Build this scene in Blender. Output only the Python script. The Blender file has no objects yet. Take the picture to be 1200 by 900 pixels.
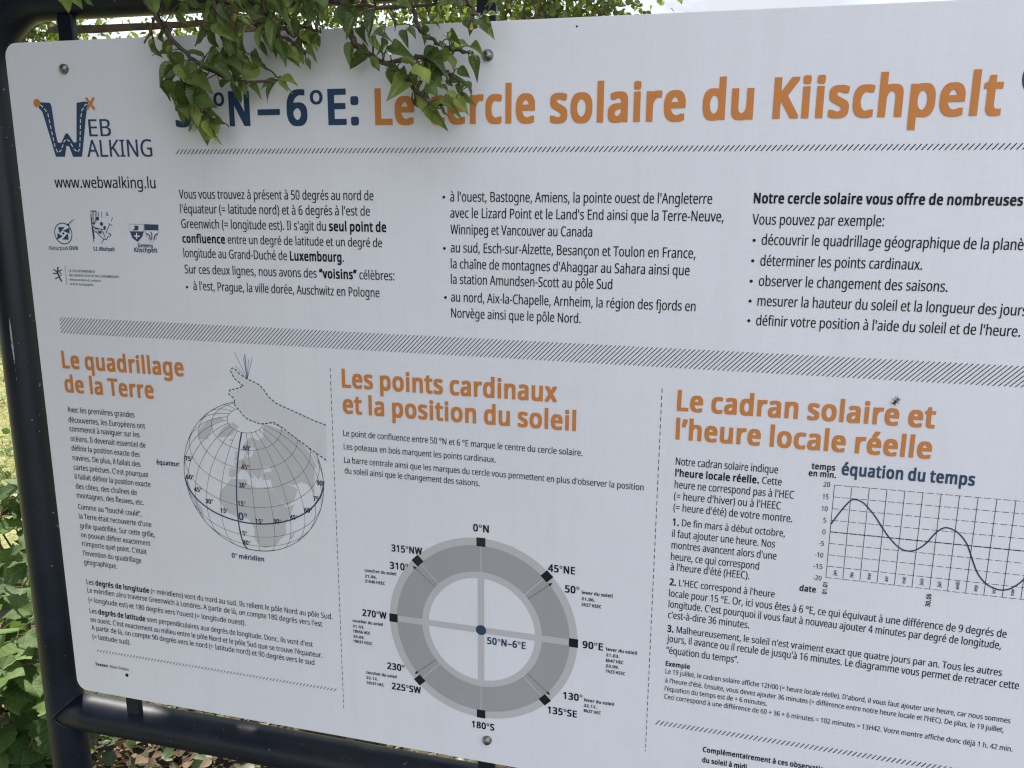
# An information board about a solar circle, seen close up, with an overhanging branch in front of it.
import bpy, math, random, os
import numpy as np
from mathutils import Vector, Matrix
from mathutils.geometry import tessellate_polygon
R_ = math.radians
rng = np.random.default_rng(11)
random.seed(11)
scene = bpy.context.scene
COL = scene.collection

# ------------------------------------------------------------------ camera, sky, sun, exposure
ZTOP = 1.67                      # height of the top edge of the printed panel (its front face is the plane y = 0)
cam_d = bpy.data.cameras.new('camera'); cam = bpy.data.objects.new('camera', cam_d); COL.objects.link(cam)
cam_d.sensor_width = 36; cam_d.lens = 36*1000.94/1200; cam_d.clip_start = .02; cam_d.clip_end = 800
xa = Vector((0.96635827, 0.25710727, 0.0068946)); ya = -Vector((0.06220932, -0.20764019, -0.97622516)); za = -Vector((-0.24956299, 0.94381217, -0.21664928))
CAM = Vector((0.84976, -0.87386, 1.50135))
cam.matrix_world = Matrix.Translation(CAM) @ Matrix((xa, ya, za)).transposed().to_4x4()
scene.camera = cam
SUN_DIR = Vector((-0.58, 0.74, 1.25)).normalized()     # towards the sun: behind the board, to the left
el = math.asin(SUN_DIR.z); az = math.atan2(SUN_DIR.x, SUN_DIR.y)
world = bpy.data.worlds.new('World'); scene.world = world; world.use_nodes = True
wn, wl = world.node_tree.nodes, world.node_tree.links
sky = wn.new('ShaderNodeTexSky'); sky.sky_type = 'NISHITA'; sky.sun_disc = False
sky.sun_elevation = el; sky.sun_rotation = az; sky.dust_density = 1.5; sky.air_density = 1.0
tc = wn.new('ShaderNodeTexCoord'); mp = wn.new('ShaderNodeMapping'); mp.inputs['Scale'].default_value = (1.0, 1.0, 2.6)
cn = wn.new('ShaderNodeTexNoise'); cn.inputs['Scale'].default_value = 3.2; cn.inputs['Detail'].default_value = 7; cn.inputs['Roughness'].default_value = .58
cr = wn.new('ShaderNodeValToRGB'); cr.color_ramp.elements[0].position = .36; cr.color_ramp.elements[1].position = .60
cm = wn.new('ShaderNodeMixRGB')
sy = wn.new('ShaderNodeSeparateXYZ'); mr = wn.new('ShaderNodeMapRange'); cc = wn.new('ShaderNodeMixRGB')      # clouds opposite the sun set brighter than those near it, to light the panel
mr.inputs['From Min'].default_value = -.6; mr.inputs['From Max'].default_value = .6; cc.inputs['Color1'].default_value = (8.0, 8.25, 8.9, 1); cc.inputs['Color2'].default_value = (2.45, 2.55, 2.78, 1)
wl.new(tc.outputs['Generated'], sy.inputs[0]); wl.new(sy.outputs['Y'], mr.inputs['Value']); wl.new(mr.outputs['Result'], cc.inputs['Fac']); wl.new(cc.outputs['Color'], cm.inputs['Color2'])
wl.new(tc.outputs['Generated'], mp.inputs['Vector']); wl.new(mp.outputs['Vector'], cn.inputs['Vector'])
wl.new(cn.outputs['Fac'], cr.inputs['Fac']); wl.new(cr.outputs['Color'], cm.inputs['Fac']); wl.new(sky.outputs['Color'], cm.inputs['Color1'])
wl.new(cm.outputs['Color'], wn['Background'].inputs['Color']); wn['Background'].inputs['Strength'].default_value = 0.12
sd = bpy.data.lights.new('sun', 'SUN'); sd.energy = 4.0; sd.angle = R_(.53); sd.color = (1, .94, .84)
so = bpy.data.objects.new('sun', sd); COL.objects.link(so); so.rotation_euler = SUN_DIR.to_track_quat('Z', 'Y').to_euler(); so.location = (4, 6, 12)
scene.view_settings.view_transform = 'Standard'; scene.view_settings.look = 'None'; scene.view_settings.gamma = 1
scene.view_settings.exposure = 1.47
scene.cycles.use_denoising = True; scene.cycles.denoising_prefilter = 'NONE'; scene.cycles.denoising_input_passes = 'RGB_ALBEDO_NORMAL'; scene.cycles.use_adaptive_sampling = False; scene.cycles.sample_clamp_indirect = 4; scene.cycles.filter_width = 1.2; scene.cycles.max_bounces = 8; scene.cycles.transparent_max_bounces = 8

# ------------------------------------------------------------------ helpers
class MB:
    """collects verts / faces (with a material slot each and a tint per face) and links them as one mesh object"""
    def __init__(s): s.v = []; s.f = []; s.m = []; s.t = []; s.n = 0
    def add(s, verts, faces, mat=0, tint=None):
        verts = np.asarray(verts, float).reshape(-1, 3); b = s.n
        s.v.append(verts); s.n += len(verts)
        s.f += [[i+b for i in f] for f in faces]; s.m += [mat]*len(faces)
        s.t.append(np.full(len(verts), .5 if tint is None else tint))
    def tube(s, pts, rad, seg=10, mat=0, tint=None, cap=True):
        pts = [Vector(p) for p in pts]; n = len(pts)
        rads = [rad]*n if not hasattr(rad, '__len__') else rad
        V = []; F = []; up = None
        for i, p in enumerate(pts):
            d = (pts[min(i+1, n-1)]-pts[max(i-1, 0)]).normalized()
            if up is None:
                up = d.orthogonal().normalized()
            up = (up-d*up.dot(d)).normalized(); w = d.cross(up)
            for k in range(seg):
                a = 2*math.pi*k/seg; V.append(p+(up*math.cos(a)+w*math.sin(a))*rads[i])
        for i in range(n-1):
            for k in range(seg):
                F.append([i*seg+k, i*seg+(k+1) % seg, (i+1)*seg+(k+1) % seg, (i+1)*seg+k])
        if cap: F.append(list(range(seg))[::-1]); F.append([(n-1)*seg+k for k in range(seg)])
        s.add(V, F, mat, tint)
    def box(s, c, h, mat=0):
        V = [(c[0]+h[0]*a, c[1]+h[1]*b, c[2]+h[2]*d) for a in (-1, 1) for b in (-1, 1) for d in (-1, 1)]
        s.add(V, [[0, 1, 3, 2], [4, 6, 7, 5], [0, 4, 5, 1], [2, 3, 7, 6], [0, 2, 6, 4], [1, 5, 7, 3]], mat)
    def build(s, name, mats, parent=None, smooth=False):
        me = bpy.data.meshes.new(name)
        V = np.concatenate(s.v) if s.v else np.zeros((0, 3))
        me.from_pydata(V.tolist(), [], s.f)
        for m in (mats if isinstance(mats, (list, tuple)) else [mats]): me.materials.append(m)
        me.polygons.foreach_set('material_index', np.array(s.m, np.int32))
        if smooth: me.polygons.foreach_set('use_smooth', np.ones(len(s.f), bool))
        at = me.attributes.new('tint', 'FLOAT', 'POINT'); at.data.foreach_set('value', np.concatenate(s.t).astype(np.float32))
        me.update()
        o = bpy.data.objects.new(name, me); COL.objects.link(o)
        if parent is not None:
            o.parent = parent; o.matrix_parent_inverse = parent_inv(parent)
        return o
def parent_inv(p):
    return Matrix.Translation(-p.location) if p.parent is None else Matrix.Identity(4)   # parts are built in world coordinates
def tag(o, label=None, cat=None, group=None, kind=None):
    if label: o['label'] = label
    if cat: o['category'] = cat
    if group: o['group'] = group
    if kind: o['kind'] = kind
    return o
def thing(name, loc, label, cat, group=None):
    o = bpy.data.objects.new(name, None); COL.objects.link(o); o.location = loc; o.empty_display_size = .1
    return tag(o, label, cat, group)
def bevel(o, w, seg=3):
    m = o.modifiers.new('bevel', 'BEVEL'); m.width = w; m.segments = seg; m.limit_method = 'ANGLE'
    return o

# ------------------------------------------------------------------ materials
def new_mat(name):
    m = bpy.data.materials.new(name); m.use_nodes = True
    return m, m.node_tree.nodes, m.node_tree.links, m.node_tree.nodes['Principled BSDF']
def nz(n, l, scale, detail=4, coord='Object', vec=(1, 1, 1), rough=.55):
    tc = n.new('ShaderNodeTexCoord'); mp = n.new('ShaderNodeMapping'); mp.inputs['Scale'].default_value = vec
    t = n.new('ShaderNodeTexNoise'); t.inputs['Scale'].default_value = scale; t.inputs['Detail'].default_value = detail; t.inputs['Roughness'].default_value = rough
    l.new(tc.outputs[coord], mp.inputs['Vector']); l.new(mp.outputs['Vector'], t.inputs['Vector'])
    return t.outputs['Fac']
def ramp(n, l, fac, stops):
    r = n.new('ShaderNodeValToRGB'); e = r.color_ramp.elements
    while len(e) < len(stops): e.new(.5)
    for k, (p, c) in enumerate(stops): e[k].position = p; e[k].color = (*c, 1) if len(c) == 3 else c
    l.new(fac, r.inputs['Fac']); return r.outputs['Color']
def mixc(n, l, fac, a, b, mode='MIX'):
    m = n.new('ShaderNodeMixRGB'); m.blend_type = mode
    for s, v in (('Fac', fac), ('Color1', a), ('Color2', b)):
        if isinstance(v, bpy.types.NodeSocket): l.new(v, m.inputs[s])
        else: m.inputs[s].default_value = v if isinstance(v, (int, float)) else (*v, 1)
    return m.outputs['Color']
def bump(n, l, b, h, strength, dist):
    k = n.new('ShaderNodeBump'); k.inputs['Strength'].default_value = strength; k.inputs['Distance'].default_value = dist
    l.new(h, k.inputs['Height']); l.new(k.outputs['Normal'], b.inputs['Normal'])

def print_mat(name, col, rough=.5, weave=.045):
    m, n, l, b = new_mat(name)
    tx = nz(n, l, 1, 2, vec=(520, 1, 26)); ty = nz(n, l, 1, 2, vec=(26, 1, 520)); gr = nz(n, l, 9, 5)
    fine = nz(n, l, 900, 2)
    w = ramp(n, l, mixc(n, l, .5, tx, ty), [(.3, (1-weave,)*3), (.7, (1+weave*.35,)*3)])
    d = ramp(n, l, gr, [(.25, (.965, .962, .955)), (.7, (1, 1, 1))])
    f = ramp(n, l, fine, [(.3, (.975,)*3), (.7, (1.01,)*3)])
    st = nz(n, l, 1, 5, vec=(46, 1, 1.6), rough=.6); du = nz(n, l, 2.2, 6, rough=.65)      # faint rain streaks, dust
    c = mixc(n, l, 1, mixc(n, l, 1, mixc(n, l, 1, col, w, 'MULTIPLY'), d, 'MULTIPLY'), f, 'MULTIPLY')
    c = mixc(n, l, 1, c, ramp(n, l, st, [(.28, (.972, .971, .966)), (.52, (1, 1, 1))]), 'MULTIPLY')
    c = mixc(n, l, ramp(n, l, du, [(.45, (0, 0, 0)), (.75, (.075,)*3)]), c, (.40, .38, .33))
    l.new(c, b.inputs['Base Color']); b.inputs['Roughness'].default_value = rough; b.inputs['Specular IOR Level'].default_value = .3 if col[0] > .3 else .12
    bump(n, l, b, mixc(n, l, .5, tx, ty), .12, .0004)
    return m
M = {}
M['panel'] = print_mat('panel_laminate', (.735, .724, .785))
M['ink'] = print_mat('black_ink', (.014, .014, .017), .55)
M['navy'] = print_mat('navy_ink', (.030, .062, .125), .55)
M['orange'] = print_mat('orange_ink', (.58, .205, .048), .55)
M['light_grey'] = print_mat('light_grey_ink', (.505, .486, .515), .55)
M['dark_grey'] = print_mat('dark_grey_ink', (.345, .337, .358), .55)
M['land_grey'] = print_mat('land_grey_ink', (.52, .51, .535), .55)
M['hand_grey'] = print_mat('pale_grey_ink', (.645, .64, .67), .55)
M['white_ink'] = print_mat('white_ink', (.74, .745, .77), .55)
M['blue'] = print_mat('blue_ink', (.10, .25, .50), .55)
INK = ['ink', 'navy', 'orange', 'light_grey', 'dark_grey', 'land_grey', 'white_ink', 'blue', 'hand_grey']
INKM = [M[k] for k in INK]; IX = {k: i for i, k in enumerate(INK)}

def paint_mat():
    m, n, l, b = new_mat('navy_black_paint')
    a = nz(n, l, 14, 6); s = nz(n, l, 55, 6, vec=(1, 1, .35)); sp = nz(n, l, 190, 2); big = nz(n, l, 3.2, 4)
    base = ramp(n, l, a, [(.3, (.0032, .0056, .0125)), (.7, (.0070, .0110, .0220))])
    dust = ramp(n, l, big, [(.50, (0, 0, 0)), (.75, (.35,)*3)])
    base = mixc(n, l, dust, base, (.026, .024, .020))
    chips = ramp(n, l, sp, [(.725, (0, 0, 0)), (.745, (1,)*3)])
    c = mixc(n, l, chips, base, (.20, .20, .19))
    scr = ramp(n, l, s, [(.70, (0, 0, 0)), (.78, (.5,)*3)])
    c = mixc(n, l, scr, c, (.030, .032, .034))
    l.new(c, b.inputs['Base Color'])
    r = ramp(n, l, a, [(.3, (.36,)*3), (.75, (.52,)*3)]); l.new(r, b.inputs['Roughness']); b.inputs['Specular IOR Level'].default_value = .34
    bump(n, l, b, s, .12, .002)
    return m
M['paint'] = paint_mat()
def scratch_mat():
    m, n, l, b = new_mat('bare_scratched_metal'); f = nz(n, l, 160, 4)
    l.new(ramp(n, l, f, [(.35, (.10, .10, .10)), (.65, (.42, .41, .39))]), b.inputs['Base Color']); b.inputs['Roughness'].default_value = .6
    return m
M['scratch'] = scratch_mat()
def steel_mat():
    m, n, l, b = new_mat('weathered_steel'); f = nz(n, l, 260, 5)
    l.new(ramp(n, l, f, [(.35, (.10, .09, .08)), (.65, (.34, .33, .31))]), b.inputs['Base Color'])
    b.inputs['Metallic'].default_value = .9; l.new(ramp(n, l, f, [(.3, (.28,)*3), (.7, (.5,)*3)]), b.inputs['Roughness'])
    return m
M['steel'] = steel_mat()
def plain(name, c0, c1, scale, rough=.7):
    m, n, l, b = new_mat(name); f = nz(n, l, scale, 5)
    l.new(ramp(n, l, f, [(.3, c0), (.7, c1)]), b.inputs['Base Color']); b.inputs['Roughness'].default_value = rough
    bump(n, l, b, f, .3, .01)
    return m
M['hole'] = plain('dark_hole', (.006, .006, .006), (.012, .011, .01), 200, .9)
M['bark'] = plain('bark', (.045, .033, .023), (.12, .092, .066), 45, .85)
M['twig'] = plain('twig_bark', (.05, .034, .024), (.115, .083, .055), 220, .75)
M['red_twig'] = plain('reddish_twig', (.075, .030, .022), (.15, .068, .045), 260, .7)
M['fly'] = plain('fly_body', (.008, .007, .009), (.03, .025, .03), 900, .45)
def wing_mat():
    m, n, l, b = new_mat('fly_wing'); f = nz(n, l, 700, 3)
    l.new(ramp(n, l, f, [(.3, (.20, .21, .22)), (.7, (.34, .35, .36))]), b.inputs['Base Color']); b.inputs['Alpha'].default_value = .55; b.inputs['Roughness'].default_value = .3
    return m
M['wing'] = wing_mat()
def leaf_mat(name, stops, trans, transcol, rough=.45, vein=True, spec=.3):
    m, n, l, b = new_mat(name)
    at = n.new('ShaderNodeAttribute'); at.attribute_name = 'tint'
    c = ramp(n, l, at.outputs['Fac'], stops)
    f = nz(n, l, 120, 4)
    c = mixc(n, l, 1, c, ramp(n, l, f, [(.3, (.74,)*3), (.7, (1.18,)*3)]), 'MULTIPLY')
    if vein:
        uv = n.new('ShaderNodeUVMap'); uv.uv_map = 'blade'; sx = n.new('ShaderNodeSeparateXYZ'); l.new(uv.outputs['UV'], sx.inputs[0])
        def mth(op, a, bb=None):
            k = n.new('ShaderNodeMath'); k.operation = op
            for i, v in enumerate((a, bb)):
                if v is None: continue
                if isinstance(v, (int, float)): k.inputs[i].default_value = v
                else: l.new(v, k.inputs[i])
            return k.outputs[0]
        au = mth('ABSOLUTE', sx.outputs[0]); ph = mth('SUBTRACT', mth('MULTIPLY', sx.outputs[1], 7.0), mth('MULTIPLY', au, 2.2))
        fr = mth('ABSOLUTE', mth('SUBTRACT', mth('FRACT', ph), .5))
        side = mth('LESS_THAN', fr, .085); mid = mth('LESS_THAN', au, .055)
        vf = mth('MULTIPLY', mth('MAXIMUM', side, mid), .26)
        c = mixc(n, l, vf, c, transcol)
        bump(n, l, b, fr, .5, .0012)
    l.new(c, b.inputs['Base Color']); b.inputs['Roughness'].default_value = rough; b.inputs['Specular IOR Level'].default_value = spec
    t = n.new('ShaderNodeBsdfTranslucent'); mx = n.new('ShaderNodeMixShader'); mx.inputs[0].default_value = trans
    l.new(mixc(n, l, .55, c, transcol), t.inputs['Color'])
    out = n['Material Output']; l.new(b.outputs[0], mx.inputs[1]); l.new(t.outputs[0], mx.inputs[2]); l.new(mx.outputs[0], out.inputs['Surface'])
    return m
M['leaf'] = leaf_mat('hanging_leaf', [(0, (.032, .060, .019)), (.35, (.086, .133, .036)), (.7, (.195, .25, .055)), (.97, (.32, .36, .07)), (1.0, (.20, .095, .05))], .36, (.24, .33, .06), spec=.55)
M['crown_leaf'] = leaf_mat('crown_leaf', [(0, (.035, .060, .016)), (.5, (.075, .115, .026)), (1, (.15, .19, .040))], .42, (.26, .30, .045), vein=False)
M['shrub_leaf'] = leaf_mat('shrub_leaf', [(0, (.014, .034, .009)), (.5, (.036, .076, .018)), (1, (.11, .185, .040))], .32, (.17, .27, .05), .68)
M['cover_leaf'] = leaf_mat('ground_cover_leaf', [(0, (.022, .036, .012)), (.5, (.05, .075, .022)), (1, (.085, .12, .033))], .2, (.12, .16, .04), vein=False)
M['dead_leaf'] = leaf_mat('dead_leaf', [(0, (.045, .026, .014)), (.5, (.12, .078, .042)), (1, (.17, .125, .07))], .12, (.22, .15, .07), .7, vein=False)
M['grass'] = leaf_mat('dry_grass', [(0, (.09, .14, .03)), (.5, (.22, .25, .065)), (1, (.52, .45, .22))], .3, (.34, .32, .10), .6, vein=False)

# ------------------------------------------------------------------ ground
def ground_mat():
    m, n, l, b = new_mat('woodland_soil')
    f = nz(n, l, 18, 8); g = nz(n, l, 70, 6); big = nz(n, l, .8, 4)
    c = ramp(n, l, f, [(.25, (.022, .015, .010)), (.5, (.055, .038, .024)), (.75, (.10, .075, .048))])
    c = mixc(n, l, ramp(n, l, g, [(.52, (0, 0, 0)), (.66, (.7,)*3)]), c, (.045, .058, .020))
    l.new(c, b.inputs['Base Color']); b.inputs['Roughness'].default_value = .95; bump(n, l, b, g, .8, .03)
    return m
def lawn_mat():
    m, n, l, b = new_mat('dry_lawn')
    f = nz(n, l, 22, 9, rough=.75); g = nz(n, l, 60, 5)
    c = ramp(n, l, f, [(.3, (.075, .105, .024)), (.46, (.17, .185, .052)), (.60, (.33, .30, .13)), (.78, (.52, .46, .27))])
    c = mixc(n, l, 1, c, ramp(n, l, g, [(.3, (.6,)*3), (.7, (1.15,)*3)]), 'MULTIPLY')
    l.new(c, b.inputs['Base Color']); b.inputs['Roughness'].default_value = .95; bump(n, l, b, g, .6, .03)
    return m
def path_mat():
    m, n, l, b = new_mat('asphalt_path'); f = nz(n, l, 55, 6); g = nz(n, l, 3, 4)
    c = mixc(n, l, 1, ramp(n, l, f, [(.3, (.045, .046, .047)), (.7, (.085, .085, .084))]), ramp(n, l, g, [(.3, (.85,)*3), (.7, (1,)*3)]), 'MULTIPLY')
    l.new(c, b.inputs['Base Color']); b.inputs['Roughness'].default_value = .9; bump(n, l, b, f, .7, .01)
    return m
def sheet(name, pts, z, mat, cuts=24):
    me = bpy.data.meshes.new(name); me.from_pydata([(x, y, z) for x, y in pts], [], [list(range(len(pts)))]); me.materials.append(mat)
    o = bpy.data.objects.new(name, me); COL.objects.link(o); return tag(o, kind='structure')
sheet('ground', [(-300, -300), (300, -300), (300, 300), (-300, 300)], 0, lawn_mat())
def blob(cx, cy, rx, ry, n, wob, seed):
    r = random.Random(seed); ph = [r.uniform(0, 6.28) for _ in range(4)]
    return [(cx+rx*math.cos(t)*(1+wob*math.sin(3*t+ph[0])+wob*.6*math.sin(7*t+ph[1])), cy+ry*math.sin(t)*(1+wob*math.sin(4*t+ph[2])+wob*.5*math.sin(9*t+ph[3]))) for t in [2*math.pi*i/n for i in range(n)]]
sheet('soil', blob(.9, .95, 2.9, 1.45, 90, .06, 3), .004, ground_mat())
sheet('path', [(-60, -5.2), (60, -5.2), (60, -.95), (-60, -.95)], .005, path_mat())

# ------------------------------------------------------------------ leaves
def blade(n=9, half=3, serr=.0, curl=.25, fold=.35, shape='ovate'):
    """a leaf of length 1 along +y, upper side +z; returns verts, faces, uv"""
    V = []; U = []; F = []
    for i in range(n+1):
        t = i/n
        if shape == 'ovate': w = (math.sin(math.pi*t**.70)**.9)*(1-.45*t**2)*1.12
        elif shape == 'broad': w = math.sin(math.pi*min(1, t*.93+.07)**.62)**.6*(1+.16*math.cos(t*9.5))
        else: w = math.sin(math.pi*t**.8)
        if i == n: w = 0
        if i == 0: w = .02
        w *= 1+serr*(1 if i % 2 else -1)
        for j in range(-half, half+1):
            s = j/half
            back = -.05*serr*4*abs(s)*(i % 2)
            V.append((s*w*.5, t+back, abs(s)*w*.5*fold-curl*t*t+.04*math.sin(9*t+s*2)*abs(s))); U.append((s, t))
    m = 2*half+1
    for i in range(n):
        for j in range(2*half): F.append([i*m+j, i*m+j+1, (i+1)*m+j+1, (i+1)*m+j])
    return np.array(V), F, np.array(U)
class Leaves:
    def __init__(s, *tpl): s.T = tpl[0]; s.TS = tpl; s.P = []; s.t = []
    def put(s, base, d, nrm, length, width, tint, curl=None):
        d = np.asarray(d, float); d = d/np.linalg.norm(d); nrm = np.asarray(nrm, float); nrm = nrm-d*nrm.dot(d)
        k = np.linalg.norm(nrm); nrm = nrm/k if k > 1e-6 else np.array(Vector(d).orthogonal().normalized())
        sx = np.cross(d, nrm)
        V = s.TS[int(rng.integers(len(s.TS)))][0] if len(s.TS) > 1 else s.T[0]
        s.P.append(np.asarray(base)+np.outer(V[:, 0]*width*length, sx)+np.outer(V[:, 1]*length, d)+np.outer(V[:, 2]*length, nrm)); s.t.append(tint)
    def build(s, name, mat, parent=None, extra=None):
        V = np.concatenate(s.P); k = len(s.T[0]); F = np.array(s.T[1]); n = len(s.P)
        FA = (F[None]+np.arange(n)[:, None, None]*k).reshape(-1, 4)
        me = bpy.data.meshes.new(name); me.from_pydata(V.tolist(), [], FA.tolist()); me.materials.append(mat)
        me.polygons.foreach_set('use_smooth', np.ones(len(FA), bool))
        at = me.attributes.new('tint', 'FLOAT', 'POINT'); at.data.foreach_set('value', np.repeat(np.array(s.t, np.float32), k))
        uv = me.uv_layers.new(name='blade'); U = np.tile(s.T[2], (n, 1))[FA.ravel()]; uv.data.foreach_set('uv', U.astype(np.float32).ravel())
        me.update(); o = bpy.data.objects.new(name, me); COL.objects.link(o)
        if parent is not None: o.parent = parent; o.matrix_parent_inverse = parent_inv(parent)
        return o
SIMPLE = (np.array([(0, 0, 0), (-.5, .45, .12), (0, .5, -.04), (.5, .45, .12), (0, 1, -.12)]), [[0, 2, 1, 1], [0, 3, 2, 2]], None)
def simple_tpl(lobe=False):
    V = np.array([(0, 0, 0), (-.36, .22, .08), (0, .3, 0), (.36, .22, .08), (-.46, .55, .10), (0, .62, -.05), (.46, .55, .10), (-.18, .85, 0), (0, 1, -.16), (.18, .85, 0)])
    F = [[0, 2, 4, 1], [0, 3, 6, 2], [2, 5, 7, 4], [2, 6, 9, 5], [5, 8, 7, 7], [5, 9, 8, 8]]
    F = [[0, 2, 4, 1], [0, 3, 6, 2], [2, 5, 7, 4], [2, 6, 9, 5], [5, 9, 8, 7]]
    return V, F, V[:, :2]*np.array([2, 1])
TPL_FAR = simple_tpl()
def rand_dir(zbias=0.0):
    v = rng.normal(size=3); v[2] += zbias; return v/np.linalg.norm(v)
RAYGAPS = []          # rays (point, radius) along which the crown leaves gaps for the sun
def in_gap(p):
    for g, r in RAYGAPS:
        w = np.asarray(p)-g; t = w.dot(np.array(SUN_DIR))
        if t > .15 and np.linalg.norm(w-t*np.array(SUN_DIR)) < r: return True
    return False
def crown(name, parent, clumps, per, size, spread, mat, tint=(.2, .8), avoid=None):
    L = Leaves(TPL_FAR)
    for c in clumps:
        ct = rng.uniform(*tint); k = int(per*rng.uniform(.6, 1.4)); sp = spread*rng.uniform(.7, 1.3)
        for _ in range(k):
            p = np.asarray(c)+rng.normal(size=3)*sp*np.array([1, 1, .7])
            if avoid and avoid(p): continue
            if in_gap(p): continue
            d = rand_dir(-.5); L.put(p, d, rand_dir(.9), size*rng.uniform(.7, 1.35), rng.uniform(.6, .9), float(np.clip(ct+rng.normal()*.16, 0, 1)))
    return L.build(name, mat, parent)
def limb_mesh(mb, a, b, r0, r1, bend=.1, n=7, seg=8):
    a = np.asarray(a, float); b = np.asarray(b, float); off = rng.normal(size=3)*bend*np.linalg.norm(b-a); pts = []; rr = []
    for i in range(n+1):
        t = i/n; pts.append(a+(b-a)*t+off*math.sin(math.pi*t)+rng.normal(size=3)*r0*.12); rr.append(r0+(r1-r0)*t)
    mb.tube(pts, rr, seg); return pts

# the tree whose crown hangs over the board
tree = thing('overhanging_tree', (-.72, 1.75, 0), 'tree close behind the board, its leafy branches hanging over the top left of the panel', 'tree')
mb = MB(); limb_mesh(mb, (-.72, 1.75, -.1), (-.70, 1.65, 2.35), .13, .10, .02, 9, 14); mb.build('trunk', M['bark'], tree, True)
fork = np.array((-.70, 1.65, 2.3))
RAYGAPS += [(np.array((.50, -.06, 1.63)), .05), (np.array((.37, -.06, 1.66)), .04), (np.array((.245, -.06, 1.58)), .03), (np.array((.60, -.05, 1.69)), .06), (np.array((-.01, .03, .795)), .075), (np.array((.055, .03, .795)), .07), (np.array((.607, .02, 1.69)), .09), (np.array((.23, .03, .795)), .035), (np.array((.42, .03, .795)), .045)]
LIMB = [(-0.8254, 1.0, 1.8933), (-0.3943, 1.0, 1.8894)]      # a low limb seen through the gap above the panel
clumps = []
ends = [(-1.3, .6, 3.0), (-.9, 1.9, 3.4), (.2, 2.6, 3.7), (1.3, 2.3, 3.4), (1.75, 1.3, 3.1), (1.05, .75, 2.95), (.2, .3, 2.9), (-.35, -.35, 2.75), (.6, 1.3, 4.2), (-.5, .9, 4.0), (.2, -.15, 3.3), (1.6, 2.9, 3.9), (-.9, -.6, 2.7), (-1.6, -.35, 2.9), (-.25, -.85, 2.55), (-.75, -1.15, 2.55), (-1.2, -.9, 2.6), (-.05, -.45, 2.45), (-.5, -.6, 2.4), (-1.0, -.3, 2.45)]  # the forward limbs at the end are unseen, added to shade the panel
for e in ends:
    for attempt in range(30):          # a limb grows past the gaps in the canopy, not through them
        mb = MB(); pts = limb_mesh(mb, fork+rng.normal(size=3)*.02, e, .045, .008, .10, 8, 8)
        if not any(in_gap(np.asarray(a)*(1-t)+np.asarray(b)*t) for a, b in zip(pts[:-1], pts[1:]) for t in (0, .2, .4, .6, .8)): break
    for q in (3, 5, 6, 7):
        tip = np.asarray(pts[q])+rng.normal(size=3)*np.array([.42, .42, .2])+np.array([0, 0, .1]); tip[2] = max(tip[2], 2.45)
        if not any(in_gap(np.asarray(pts[q])*(1-t)+tip*t) for t in np.linspace(0, 1, 9)): limb_mesh(mb, pts[q], tip, .014, .004, .1, 4, 5)
        clumps += [tip, (tip+np.asarray(pts[q]))/2]
    mb.build('limb', M['bark'], tree, True); clumps.append(np.array(e))
clumps = [c for c in clumps if c[2] > 2.35]
for _ in range(75):          # the main mass of the crown, above and behind the board
    c = np.array((rng.uniform(-1.7, .5), rng.uniform(.8, 2.4), rng.uniform(2.7, 3.7))); clumps.append(c)
low = []
for _ in range(105):         # unseen low canopy, added over the board's left end to darken the panel there
    low.append(np.array((rng.uniform(-2.1, .22), rng.uniform(-2.4, .2), rng.uniform(2.30, 2.7))))
for _ in range(100):         # unseen drooping foliage left of the post, added to block light from that side
    low.append(np.array((rng.uniform(-1.9, -.80), rng.uniform(-2.4, -.75), rng.uniform(1.2, 2.35))))
for _ in range(35):  # more unseen foliage, added left of the camera to dim the panel's left
    low.append(np.array((rng.uniform(-.85, -.15), rng.uniform(-2.7, -2.0), rng.uniform(1.3, 2.35))))
crown('crown', tree, low, 75, .10, .20, M['crown_leaf'], (.0, .4), avoid=lambda p: p[2] < 2.15 and (p[0] > -.5 or p[1] > -.4) and p[1] > -1.7)  # added out-of-view leaves that shade the left of the panel
mb = MB(); limb_mesh(mb, LIMB[0], LIMB[-1], .0105, .007, .012, 9, 9); mb.build('limb', M['bark'], tree, True)
crown('crown', tree, clumps, 62, .075, .20, M['crown_leaf'], (.15, .7), avoid=lambda p: p[2] < 2.22 and (p[0] > -.45 or p[1] > -.4))

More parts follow.
